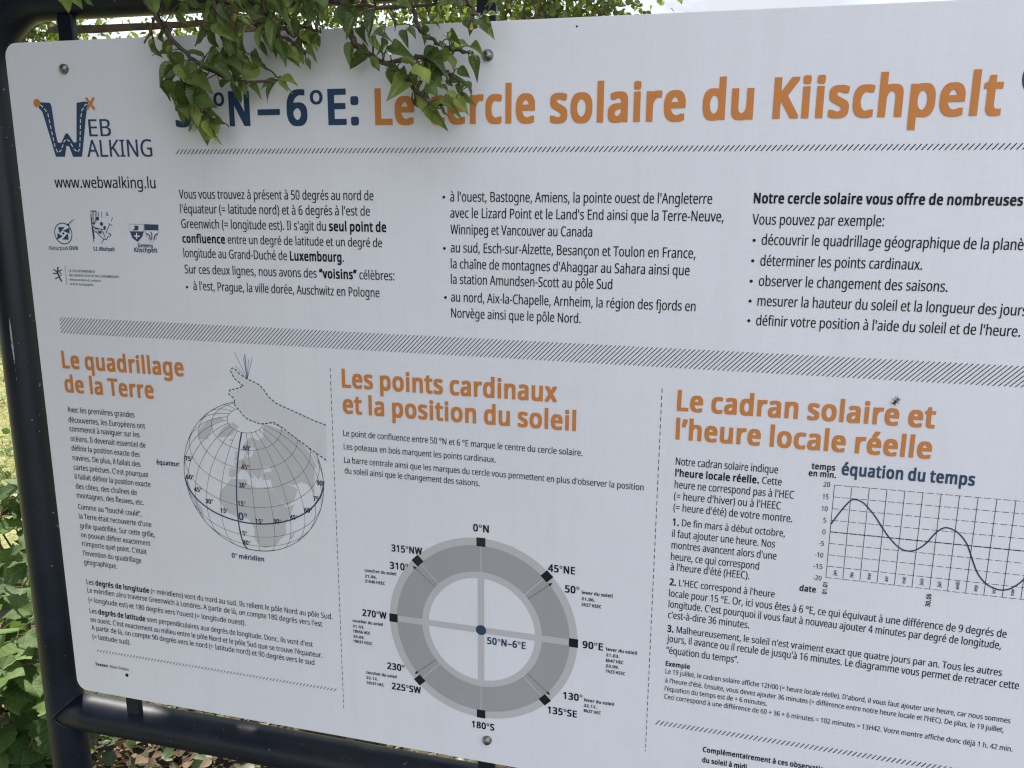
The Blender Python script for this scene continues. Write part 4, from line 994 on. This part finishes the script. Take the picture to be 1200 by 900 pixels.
# ------------------------------------------------------------------ the board
W_, H_ = 1.189, .841
board = thing('information_board', (W_/2, .03, 0), 'white printed information board about the Kiischpelt solar circle in a dark tube frame', 'information board')
TR, TY, TU, TV, LV = .0255, .030, -.054, -.054, .8990     # tube radius, its depth behind the panel, post centre, top tube centre, low tube centre
fr = MB(); path = []; rb = .088
for z in np.linspace(-.25, ZTOP-TV-rb, 14): path.append((TU, TY, z))
for k in range(1, 12): a = math.pi/2*k/12; path.append((TU+rb-rb*math.cos(a), TY, ZTOP-TV-rb+rb*math.sin(a)))
for x in np.linspace(TU+rb, W_-TU-rb, 14): path.append((x, TY, ZTOP-TV))
for k in range(1, 12): a = math.pi/2*k/12; path.append((W_-TU-rb+rb*math.sin(a), TY, ZTOP-TV-rb+rb*math.cos(a)))
for z in np.linspace(ZTOP-TV-rb, -.25, 14): path.append((W_-TU, TY, z))
fr.tube(path, TR, 40); fr.build('frame', M['paint'], board, True)
cb = MB(); xs = np.linspace(TU+.004, W_-TU-.004, 30); cb.tube([(x, TY, ZTOP-LV) for x in xs], TR-.0004, 40)
for x0, sg in ((TU, 1), (W_-TU, -1)):      # weld bead where the crossbar meets the post
    ring = []
    for k in range(33):
        a = 2*math.pi*k/32; yy = math.cos(a)*TR; zz = math.sin(a)*TR; xx = abs(yy) if False else math.sqrt(max(TR*TR-yy*yy, 0))
        ring.append((x0+sg*(xx*.96), TY+yy*1.0, ZTOP-LV+zz))
    cb.tube(ring, .0017, 6, cap=False)
cb.build('crossbar', M['paint'], board, True)
def bracket(u, z0, z1):
    b = MB(); b.box((u, .0190, (z0+z1)/2), (.0105, .0040, abs(z1-z0)/2)); zs = min(z0, z1, key=lambda z: abs(z-(ZTOP-H_/2)))
    b.tube([(u, .0042, zs+(.012 if zs > ZTOP-H_/2 else -.012)), (u, .0152, zs+(.012 if zs > ZTOP-H_/2 else -.012))], .007, 16); return bevel(b.build('bracket', M['paint'], board), .0012, 2)
for u in (.0743, .5847, W_-.0743):
    bracket(u, ZTOP-TV-.022, ZTOP-.060); bracket(u, ZTOP-LV+.0215, ZTOP-H_+.060)
sc = MB()
for pts in ([(-.0456, .0), (-.0457, -.015), (-.0458, -.035), (-.0457, -.052), (-.0458, -.060)], [(-.0458, -.066), (-.0458, -.069)], [(-.0456, -.0775), (-.0457, -.0815)]):
    V = []
    for i, (x, dz) in enumerate(pts):
        for s in (-1, 1):
            xx = x+s*.0010*(.6+.8*((i*7) % 5)/5)*(1.0 if 0 < i < len(pts)-1 else .3); yy = TY-math.sqrt((TR+.00035)**2-(xx-TU)**2); V.append((xx, yy, 1.3435+dz))
    sc.add(V, [[2*i, 2*i+1, 2*i+3, 2*i+2] for i in range(len(pts)-1)])
sc.build('scratch', M['scratch'], board)

def rounded(u0, v0, u1, v1, r, n=10):
    pts = []
    for cx, cy, a0 in ((u1-r, v0+r, -90), (u1-r, v1-r, 0), (u0+r, v1-r, 90), (u0+r, v0+r, 180)):
        for k in range(n+1): a = R_(a0+90*k/n); pts.append((cx+r*math.cos(a), cy+r*math.sin(a)))
    return pts
pm = MB(); pts = rounded(0, 0, W_, H_, .016); n = len(pts)
V = [(u, 0, ZTOP-v) for u, v in pts]+[(u, .004, ZTOP-v) for u, v in pts]
pm.add(V, [list(range(n)), list(range(n, 2*n))[::-1]]+[[i, i+n, (i+1) % n+n, (i+1) % n] for i in range(n)])
panel = pm.build('panel', M['panel'], board); bevel(panel, .0006, 2)
def bolt(u, v):
    b = MB(); V = []; F = []; r = .0056; seg = 20; rings = [(r*1.04, .0002), (r*1.04, -.0012), (r, -.0016), (r*.93, -.0030), (r*.74, -.0046), (r*.45, -.0056), (r*.15, -.0060)]
    for rr, y in rings:
        for k in range(seg): a = 2*math.pi*k/seg; V.append((u+rr*math.cos(a), y, ZTOP-v+rr*math.sin(a)))
    for i in range(len(rings)-1):
        for k in range(seg): F.append([i*seg+k, (i+1)*seg+k, (i+1)*seg+(k+1) % seg, i*seg+(k+1) % seg])
    F.append([(len(rings)-1)*seg+k for k in range(seg)][::-1]); b.add(V, F); b.build('bolt', M['steel'], board, True)
for u, v in ((.0816, .0308), (.5914, .0322), (.591, .8099), (W_-.0816, .0308), (W_-.0816, .81)): bolt(u, v)
hb = MB(); hb.add([(.0835+.0026*math.cos(a), -.0003, ZTOP-.8062+.0026*math.sin(a)) for a in np.linspace(0, 6.283, 17)[:-1]], [list(range(16))])
tag(hb.build('bolt_hole', M['hole'], panel))
hb = MB(); hb.add([(.6815+.0011*math.cos(a), -.0003, ZTOP-.0084+.0009*math.sin(a)) for a in np.linspace(0, 6.283, 11)[:-1]], [list(range(10))]); hb.build('speck', M['hole'], panel)

# ------------------------------------------------------------------ lettering (millimetres on the panel: u right, v down)
FONT = None
try:
    FONT = bpy.data.fonts.load(os.path.join(bpy.utils.system_resource('DATAFILES', path='fonts'), 'NotoSansHebrew-Regular.woff2'))   # plain Latin letters shipped with Blender
except Exception:
    FONT = None
def outline(s, bold, res):
    c = bpy.data.curves.new('t', 'FONT'); c.body = s; c.size = 1; c.resolution_u = res; c.fill_mode = 'FRONT'
    if FONT: c.font = FONT
    o = bpy.data.objects.new('t', c); COL.objects.link(o)
    me = o.to_mesh(); V = np.array([v.co[:] for v in me.vertices]).reshape(-1, 3); F = [list(p.vertices) for p in me.polygons]
    o.to_mesh_clear(); bpy.data.objects.remove(o); bpy.data.curves.remove(c)
    return V, F
GL = {}; BA, BB = .034, .020
def wid(s):
    V, F = outline(s, False, 2); return V[:, 0].max()-V[:, 0].min()
BAR = wid('||'); CAP = None
def glyph(ch, bold, res):
    k = (ch, bold, res)
    if k not in GL:
        adv = wid('|'+ch+'|')-BAR
        V, F = (np.zeros((0, 3)), []) if ch == ' ' else outline(ch, bold, res)
        V = V.copy(); V[:, 2] = 0
        if ch == '°': bold = False
        if not bold and len(V):
            n = len(V); S_ = [V+np.array([dx, 0, q]) for q, dx in enumerate((0, .018))]; F = F+[[i+n for i in f] for f in F]; V = np.concatenate(S_)
        elif len(V):      # heavier weight: the letter struck four times, each a hair above the last
            n = len(V); F0_ = F; F = []; S_ = []
            for q, (dx, dy) in enumerate(((-BA, -BB), (BA, -BB), (-BA, BB), (BA, BB)) if res < 5 else [(BA*i, BB*j) for i in (-1, -.5, 0, .5, 1) for j in (-1, 0, 1)]):
                S_.append(V+np.array([dx+BA, dy, q])); F += [[i+q*n for i in f] for f in F0_]
            V = np.concatenate(S_)
        GL[k] = (V, F, adv+(BA*1.55 if bold and ch != ' ' else 0))
    return GL[k]
Hh = outline('H', False, 2)[0]; CAP = Hh[:, 1].max()-Hh[:, 1].min()
def layout(text, res):
    """glyph runs at size 1; '*' toggles bold, '|' marks the end of the measured width"""
    bold = False; x = 0; out = []; mark = None; first = None; last = 0
    for ch in text:
        if ch == '*': bold = not bold; continue
        if ch == '|': mark = last; continue
        V, F, a = glyph(ch, bold, res)
        if len(V):
            off = 0
            out.append((V+np.array([x, 0, 0]), F)); last = x+off+V[:, 0].max()
            if first is None: first = x+off+V[:, 0].min()
        x += a
    return out, first, (mark if mark is not None else last)
def put_text(mb, text, u0, v, u1, cap, ink, y=-.00045, rot=0):
    out, a, b = layout(text, 5 if cap > 12 else 3)
    s = cap/(CAP+(2*BB if text.startswith('*') else 0)); sx = (u1-u0)/(b-a) if u1 is not None else s*.86
    for V, F in out:
        X = (V[:, 0]-a)*sx; Y = V[:, 1]*s
        if rot: X, Y = -Y, X            # reads upwards
        P_ = np.stack([(u0+X)/1000, y-V[:, 2]*.00001, ZTOP-(v-Y)/1000], 1); mb.add(P_, F, IX[ink])
NAMES = {'title': 'title_lettering', 'url': 'web_address_lettering', 'logo': None, 'intro': 'introduction_text', 'neighbours': 'neighbours_text', 'possibilities': 'possibilities_text',
         'grid_heading': 'grid_heading', 'grid_text': 'grid_text', 'degree_text': 'degree_text', 'credit': 'credit_text', 'cardinal_heading': 'cardinal_heading', 'cardinal_text': 'cardinal_text',
         'dial_heading': 'sundial_heading', 'dial_text': 'sundial_text', 'example_text': 'example_text', 'footnote': 'footnote_text'}
G = {}
def grp(k):
    if k not in G: G[k] = MB()
    return G[k]
LOGOS = ['nature_park_logo']*2+['tourist_office_logo']+['municipality_logo']*2+['government_logo']*4
for g, t, u0, v, u1, cap, ink in DATA['lines']:
    if g == 'partner_labels': g = LOGOS.pop(0)
    put_text(grp(g), t, u0, v, u1, cap, ink)

# flat printed shapes
def fillpoly(mb, pts, ink, y=-.0003):
    tri = tessellate_polygon([[Vector((p[0], p[1], 0)) for p in pts]])
    mb.add([(p[0]/1000, y, ZTOP-p[1]/1000) for p in pts], [list(t) for t in tri], IX[ink])
def stroke(mb, pts, w, ink, y=-.0004, closed=False, dash=None):
    pts = [np.array(p[:2], float) for p in pts]
    if closed: pts.append(pts[0])
    if dash:
        on, off = dash; pos = 0.0; seglist = []; cur = []
        for a, b in zip(pts[:-1], pts[1:]):
            ln = np.linalg.norm(b-a); t = 0
            if ln < 1e-9: continue
            while t < ln-1e-9:
                ph = pos % (on+off); isn = ph < on; rem = (on-ph) if isn else (on+off-ph); st = min(max(rem, 1e-5), ln-t)
                p0 = a+(b-a)*t/ln; p1 = a+(b-a)*(t+st)/ln
                if isn:
                    if not cur: cur = [p0]
                    cur.append(p1)
                t += st; pos += st
                if isn and (pos % (on+off) >= on-1e-9 or pos % (on+off) < 1e-9): seglist.append(cur); cur = []
        if len(cur) > 1: seglist.append(cur)
        for q in seglist: stroke(mb, q, w, ink, y)
        return
    L_ = []; Rr = []; n = len(pts)
    for i in range(n):
        d = pts[min(i+1, n-1)]-pts[max(i-1, 0)]
        if closed and i in (0, n-1): d = pts[1]-pts[n-2]
        d = d/(np.linalg.norm(d)+1e-12); nn = np.array((-d[1], d[0]))*w/2; L_.append(pts[i]+nn); Rr.append(pts[i]-nn)
    V = [(p[0]/1000, y, ZTOP-p[1]/1000) for p in L_+Rr]
    mb.add(V, [[i, i+1, n+i+1, n+i] for i in range(n-1)], IX[ink])
def circ(c, r, n=72, a0=0, a1=2*math.pi, end=False): return [(c[0]+r*math.sin(a0+(a1-a0)*k/n), c[1]-r*math.cos(a0+(a1-a0)*k/n)) for k in range(n+(1 if end else 0))]
def disc(mb, c, r, ink, y=-.0003, n=40): p = circ(c, r, n); mb.add([(q[0]/1000, y, ZTOP-q[1]/1000) for q in p], [list(range(n))], IX[ink])
def ring(mb, c, r0, r1, ink, y=-.0003, n=120):
    a, b = circ(c, r0, n), circ(c, r1, n); mb.add([(p[0]/1000, y, ZTOP-p[1]/1000) for p in a+b], [[i, (i+1) % n, n+(i+1) % n, n+i] for i in range(n)], IX[ink])
SH = DATA['shapes']
for u, v in DATA['bul']:
    disc(grp('intro' if u < 300 else 'neighbours' if u < 700 else 'possibilities'), (u, v), 1.55, 'ink', -.00045, 14)
# logo: a W with a stitched path, a dot and a cross
lg = grp('logo'); fillpoly(lg, SH['W'], 'navy', -.0003)
stroke(lg, SH['Wdash'], 1.15, 'white_ink', -.0006, dash=(4.4, 2.4))
x = SH['Wx']; stroke(lg, x[:2], 3.0, 'orange', -.0007); stroke(lg, x[2:], 3.0, 'orange', -.00075)
for p in x: disc(lg, p, 1.5, 'orange', -.0008, 14)
disc(lg, SH['Wo'][0], 4.7, 'orange', -.0007)
# partner logos
pl = grp('nature_park_logo')
c, e1, e2 = SH['nat']; rn = (math.hypot(e1[0]-c[0], e1[1]-c[1])+math.hypot(e2[0]-c[0], e2[1]-c[1]))/2; ring(pl, c, rn-.55, rn+.55, 'navy', n=48)
q = [np.array(p) for p in SH['natsq']]
for i in (0, 3, 6, 9):
    m_ = sum(q[i:i+3])/3; m_ = m_+(np.array(c)-m_)*.10; fillpoly(pl, [m_+(p-m_)*1.36 for p in q[i:i+3]], 'navy')
disc(pl, c, 1.5, 'navy', n=12)
for p, r in zip(SH['natdots'], (1.7, 1.2, .95, .7)): disc(pl, p, r, 'navy', -.0004, 10)
pl = grp('tourist_office_logo'); q = SH['si_strokes']
for i in range(0, len(q)-1, 2): stroke(pl, q[i:i+2], .8 if i % 3 else 1.2, 'navy', -.0003-.00002*(i % 5))
b0, b1, b2 = np.array(q[3]), np.array(q[13]), np.array(q[17])      # left bottom corner, right top and right end of the castle block
for k in range(9):
    f_ = k/8; top = np.array(q[0])+(np.array(q[12])-np.array(q[0]))*(.12+.95*f_)+np.array((0, .8)); stroke(pl, [top, top+np.array((.6, 13+6*math.sin(k*2.1)))], .75+.35*(k % 3), 'navy', -.00034-.00001*k)
for k in range(7): stroke(pl, [b0+np.array((2.5*k, .8+.9*k-(k % 2)*3)), b0+np.array((2.5*k+2.2, 3.5+1.4*k-(k % 3)*2))], .9, 'navy', -.00036-.00001*k)
for p, r in zip(SH['si_blobs'], (2.3, 1.9, 2.0, 2.2, 1.6)): disc(pl, p, r, 'navy', -.00045, 9)
pl = grp('municipality_logo'); stroke(pl, SH['sh1'], .35, 'navy', closed=True); fillpoly(pl, SH['sh1d'], 'navy', -.0003); q = SH['sh1x']; stroke(pl, q[:2], 1.5, 'white_ink', -.0005); stroke(pl, q[2:], 1.5, 'white_ink', -.00055)
fillpoly(pl, SH['sh1lion'], 'navy', -.0005)
stroke(pl, SH['sh2'], .35, 'navy', closed=True); fillpoly(pl, SH['sh2d'], 'navy', -.0003); q = SH['sh2a']
stroke(pl, q[0:3], 1.5, 'navy', -.0004); stroke(pl, q[3:6], 1.3, 'navy', -.00042); stroke(pl, q[6:9], 1.5, 'navy', -.00044)
pl = grp('government_logo'); q = SH['govlion']
for k, (pts_, w_) in enumerate((((0, 1, 5, 8, 12), 2.1), ((5, 2), 1.3), ((5, 4), 1.3), ((1, 6), 1.3), ((8, 10), 1.4), ((7, 9), .9), ((9, 8), .8))):
    stroke(pl, [q[i] for i in pts_], w_, 'navy', -.0003-.00002*k)
stroke(pl, SH['govline'], .4, 'navy')
# hatch bands
def hatch(mb, u0, u1, v0, v1, pitch, dx, w, ink='ink'):
    u = u0-dx
    while u < u1:
        a = [u, v1]; b = [u+dx, v0]
        if a[0] < u0: f = (u0-a[0])/dx; a = [u0, v1+(v0-v1)*f]
        if b[0] > u1: f = (b[0]-u1)/dx; b = [u1, v0+(v1-v0)*f]
        if b[0]-a[0] > .4: stroke(mb, [a, b], w, ink)
        u += pitch
h = MB(); hatch(h, 221.5, 1152, 121.2, 126.6, 4.85, 4.6, .85); h.build('title_rule', INKM, panel)
h = MB(); hatch(h, 36.8, 1152, 321.0, 341.2, 4.75, 19.5, .72); h.build('hatched_band', INKM, panel)
h = MB(); hatch(h, 37.5, 395.2, 774.4, 778.2, 4.75, 3.2, .7); h.build('lower_rule', INKM, panel)
h = MB(); hatch(h, 789.2, 1152, 747, 752.8, 4.85, 4.4, .8); h.build('lower_rule', INKM, panel)
for u, v0, v1 in ((403.2, 364, 800.3), (779.6, 363.6, 789)):
    h = MB(); stroke(h, [(u, v0), (u, v1)], .72, 'ink', dash=(4.6, 3.1)); h.build('dashed_divider', INKM, panel)
# round emblem at the right of the title
h = MB(); disc(h, (1096.4, 66), 19, 'navy', -.0003, 60); h.build('round_emblem', INKM, panel)

# compass diagram
cp = MB(); C0 = (583.44, 666.14); RR = 109.8
ring(cp, C0, .96*RR, 1.042*RR, 'light_grey', -.00022); ring(cp, C0, .665*RR, .96*RR, 'dark_grey', -.00022); ring(cp, C0, .592*RR, .665*RR, 'light_grey', -.00022)
hw = 3.9
def bar(p, q, w, y=-.00032, ink='light_grey'): stroke(cp, [p, q], w, ink, y)
bar((C0[0]-.95*RR, C0[1]), (C0[0]+.95*RR, C0[1]), 2*hw); bar((C0[0], C0[1]-.6*RR), (C0[0], C0[1]-hw), 2*hw, -.00034); bar((C0[0], C0[1]+hw), (C0[0], C0[1]+.6*RR), 2*hw, -.00034)
disc(cp, C0, 6.3, 'navy', -.00045)
def pol(deg, r): a = R_(deg); return (C0[0]+math.sin(a)*r*RR, C0[1]-math.cos(a)*r*RR)
for d in (0, 45, 135, 180, 225, 315): stroke(cp, [pol(d, .665), pol(d, .96)], .75, 'white_ink', -.00036, dash=(1.3, 1.0))
for d in range(0, 360, 45):
    c = np.array(pol(d, 1.0)); a = R_(d); ex = np.array((math.cos(a), math.sin(a)))*5.3; ey = np.array((-math.sin(a), math.cos(a)))*5.3
    fillpoly(cp, [c-ex-ey, c+ex-ey, c+ex+ey, c-ex+ey], 'ink', -.00045)
for d in (310, 50, 130, 230):
    stroke(cp, [pol(d, .67), pol(d, .955)], .75, 'ink', -.0004, dash=(1.2, .9)); t = np.array(pol(d, 1.0)); a = R_(d); o = np.array((math.sin(a), -math.cos(a))); s = np.array((o[1], -o[0]))
    fillpoly(cp, [t, t-o*5+s*2.1, t-o*5-s*2.1], 'ink', -.00042)
for k in ('compass_labels', 'compass_notes'):
    g = G.pop(k)
    off = cp.n; cp.v += g.v; cp.n += g.n; cp.f += [[i+off for i in f] for f in g.f]; cp.m += g.m; cp.t += g.t
cp.build('compass_diagram', INKM, panel)

# globe diagram
gb = MB(); GC = (293.72, 506.32); GR = 94.9; L0, F0, RO = R_(16.57), R_(38.71), R_(3.80)
def gp(lon, lat):
    l, f = R_(lon)-L0*0, R_(lat); x = np.array((math.cos(f)*math.sin(l), math.cos(f)*math.cos(l), math.sin(f)))
    c, s = math.cos(L0), math.sin(L0); x = np.array((c*x[0]-s*x[1], s*x[0]+c*x[1], x[2]))
    c, s = math.cos(F0), math.sin(F0); x = np.array((x[0], c*x[1]+s*x[2], -s*x[1]+c*x[2]))
    c, s = math.cos(RO), math.sin(RO); return GC[0]+GR*(c*x[0]-s*x[2]), GC[1]-GR*(s*x[0]+c*x[2]), x[1]
LAND = [[(-6,35),(0,36),(10,37),(11,33),(20,31),(32,31),(35,28),(38,20),(43,12),(51,12),(40,-3),(40,-15),(35,-20),(32,-28),(20,-35),(15,-27),(12,-18),(13,-5),(9,4),(-8,5),(-17,14),(-16,22)],
 [(-9,37),(-9,43),(-1,44),(-4,48),(4,52),(9,54),(9,57),(11,56),(12,54),(20,55),(24,60),(30,60),(22,63),(25,66),(17,62),(17,57),(12,56),(10,59),(5,59),(5,62),(14,68),(25,71),(40,67),(55,69),(70,73),(85,74),(95,70),(100,60),(102,45),(100,30),(98,20),(90,22),(80,15),(77,8),(72,20),(66,25),(57,26),(50,30),(56,25),(59,22),(52,15),(44,13),(38,21),(35,28),(35,36),(27,37),(27,41),(31,42),(40,42),(38,46),(30,46),(28,42),(23,37),(19,41),(13,45),(18,40),(16,38),(11,43),(8,44),(3,43),(0,39),(-5,36)],
 [(-5,50),(1,51),(0,53),(-3,58),(-6,57),(-4,54)], [(-45,60),(-22,70),(-20,80),(-52,79),(-56,74),(-52,66)], [(44,-20),(50,-15),(47,-25)], [(-24,64),(-14,65),(-18,67)],
 [(-56,52),(-65,60),(-78,62),(-78,72),(-88,70),(-90,55),(-80,45),(-70,43)], [(-36,-6),(-50,0),(-58,6),(-62,-4),(-50,-14),(-39,-15)]]
for pg in LAND:
    d = []
    for (a, b), (c_, e) in zip(pg, pg[1:]+pg[:1]):
        for k in range(3):
            t = k/3; x, y, z = gp(a+(c_-a)*t, b+(e-b)*t)
            if z < 0:
                r = math.hypot(x-GC[0], y-GC[1]); x = GC[0]+(x-GC[0])/r*GR; y = GC[1]+(y-GC[1])/r*GR
            d.append((x, y))
    fillpoly(gb, d, 'land_grey', -.0002)
def gline(pts, w, ink, y):
    cur = []
    for p in pts:
        q = gp(*p)
        if q[2] > 0: cur.append(q[:2])
        else:
            if len(cur) > 1: stroke(gb, cur, w, ink, y)
            cur = []
    if len(cur) > 1: stroke(gb, cur, w, ink, y)
for lon in range(-180, 180, 15):
    gline([(lon, la) for la in range(-90, 76, 3)], 1.75 if lon == 0 else .42, 'navy' if lon == 0 else 'ink', -.00032 if lon == 0 else -.00026)
for lat in range(-60, 90, 15):
    gline([(lo, lat) for lo in range(-180, 181, 3)], 1.75 if lat == 0 else .42, 'navy' if lat == 0 else 'ink', -.00034 if lat == 0 else -.00028)
stroke(gb, circ(GC, GR, 120), .55, 'ink', -.0003, closed=True)
fillpoly(gb, SH['hand'], 'hand_grey', -.00040); stroke(gb, SH['hand'], 1.3, 'navy', -.00046, dash=(3.4, 2.0))
q = SH['feather']
for i in range(0, len(q)-1, 2): stroke(gb, q[i:i+2], 1.2 if i == 2 else .4, 'blue' if i == 2 else 'ink', -.0004-.00001*i)
ring(gb, SH['ring'][0], 1.3, 2.2, 'orange', -.00045, 20)
g = G.pop('globe_labels'); off = gb.n; gb.v += g.v; gb.n += g.n; gb.f += [[i+off for i in f] for f in g.f]; gb.m += g.m; gb.t += g.t
gb.build('globe_diagram', INKM, panel)

# equation of time chart
ch = MB(); X0, X1, Y0, Y1 = 955.2, 1152.0, 451.9, 552.2; mw = (X1-X0)/12
for k in range(13): stroke(ch, [(X0+mw*k, Y0), (X0+mw*k, Y1)], .55, 'ink', -.00026)
for k in range(9): y = Y0+(Y1-Y0)*k/8; stroke(ch, [(X0, y), (X1, y)], .95 if k == 4 else .5, 'ink', -.00030, dash=(6.6, 1.9) if k != 4 else (8, .8))
eq = [(0, 3.3), (.5, 9.2), (1, 14.0), (1.3, 14.7), (1.7, 13.8), (2, 12.1), (2.5, 8.3), (3, 3.6), (3.42, 0), (4, -3.6), (4.5, -4.8), (5, -3.9), (5.5, -.8), (5.9, 3.4), (6.2, 5.6), (6.5, 6.5), (7, 5.6), (7.4, 3.4), (7.77, 0), (8.15, -6), (8.5, -11), (9, -14.9), (9.5, -16.6), (9.9, -17), (10.4, -15.9), (11, -11.6), (11.5, -4.8), (12, 2.8)]
ex = np.array([a for a, b in eq]); ey = np.array([b for a, b in eq])
def cat(x):
    i = int(np.clip(np.searchsorted(ex, x)-1, 0, len(ex)-2)); p = [max(i-1, 0), i, i+1, min(i+2, len(ex)-1)]; t = (x-ex[i])/(ex[i+1]-ex[i])
    m0 = (ey[p[2]]-ey[p[0]])/(ex[p[2]]-ex[p[0]])*(ex[i+1]-ex[i]); m1 = (ey[p[3]]-ey[p[1]])/(ex[p[3]]-ex[p[1]])*(ex[i+1]-ex[i])
    return (2*t**3-3*t*t+1)*ey[i]+(t**3-2*t*t+t)*m0+(-2*t**3+3*t*t)*ey[i+1]+(t**3-t*t)*m1
stroke(ch, [(X0+mw*x, Y0+(20-cat(x))/40*(Y1-Y0)) for x in np.linspace(0, 12, 150)], 1.45, 'navy', -.0004)
for k, t in enumerate(['jan', 'fév', 'mar', 'avr', 'mai', 'juin', 'juil', 'août', 'sep', 'oct', 'nov', 'déc']): put_text(ch, '*'+t+'*', X0+mw*(k+.5)+1.6, Y1-3.0, None, 3.3, 'navy', -.00045, 1)
put_text(ch, '*01.01*', X0+2.2, Y1+18.5, None, 4.4, 'ink', -.00045, 1); put_text(ch, '*30.06*', X0+mw*6+2.2, Y1+19, None, 4.4, 'ink', -.00045, 1)
g = G.pop('chart_labels'); off = ch.n; ch.v += g.v; ch.n += g.n; ch.f += [[i+off for i in f] for f in g.f]; ch.m += g.m; ch.t += g.t
ch.build('time_chart', INKM, panel)
for k, mbx in G.items():
    mbx.build({'logo': 'walking_logo'}.get(k) or NAMES.get(k) or k, INKM, panel)

# ------------------------------------------------------------------ a fly on the sundial heading
fu, fv = 1.0035, .3618
fly = thing('fly', (fu, 0, ZTOP-fv), 'small dark fly sitting on the panel just above the word solaire in the sundial heading', 'fly')
def ell(mb, c, ax, d, seg=12, rings=8):
    d = Vector(d).normalized(); s = d.cross(Vector((0, -1, 0))).normalized(); t = Vector((0, -1, 0)); V = []; F = []
    for i in range(rings+1):
        a = math.pi*i/rings
        for k in range(seg):
            b = 2*math.pi*k/seg; V.append(Vector(c)+d*(-math.cos(a)*ax[0])+s*(math.sin(a)*math.cos(b)*ax[1])+t*(math.sin(a)*math.sin(b)*ax[2]))
    for i in range(rings):
        for k in range(seg): F.append([i*seg+k, i*seg+(k+1) % seg, (i+1)*seg+(k+1) % seg, (i+1)*seg+k])
    mb.add(V, F)
fb = MB(); D_ = Vector((-.55, 0, -.85)).normalized(); c0 = Vector((fu, -.0019, ZTOP-fv))
ell(fb, c0, (.0021, .0013, .0012), D_); ell(fb, c0-D_*.0023, (.0020, .0012, .0011), D_); ell(fb, c0+D_*.0025+Vector((0, .0002, 0)), (.0009, .0012, .0010), D_)
sd_ = D_.cross(Vector((0, -1, 0))).normalized()
for sgn in (-1, 1):
    for k, ang in enumerate((-.9, .1, .9)):
        dirn = (sd_*sgn+D_*-ang).normalized(); b = c0-D_*(.0012*(k-1))
        fb.tube([b, b+dirn*.0022+Vector((0, -.0004, 0)), Vector((b.x, -.0002, b.z))+dirn*.0040], [.00024, .0002, .00014], 5)
fb.build('body', M['fly'], fly, True)
for sgn in (-1, 1):
    wb = MB(); dirn = (-D_+sd_*sgn*.42).normalized(); s = dirn.cross(Vector((0, -1, 0))).normalized(); b = c0-D_*.0004+Vector((0, -.0012, 0)); V = []
    for k in range(14): a = 2*math.pi*k/14; V.append(b+dirn*(.0026*(1-math.cos(a)))+s*math.sin(a)*.0013+Vector((0, .0002*k/14+.0002*(1-math.cos(a))*2, 0)))
    wb.add(V, [list(range(14))]); wb.build('wing', M['wing'], fly)
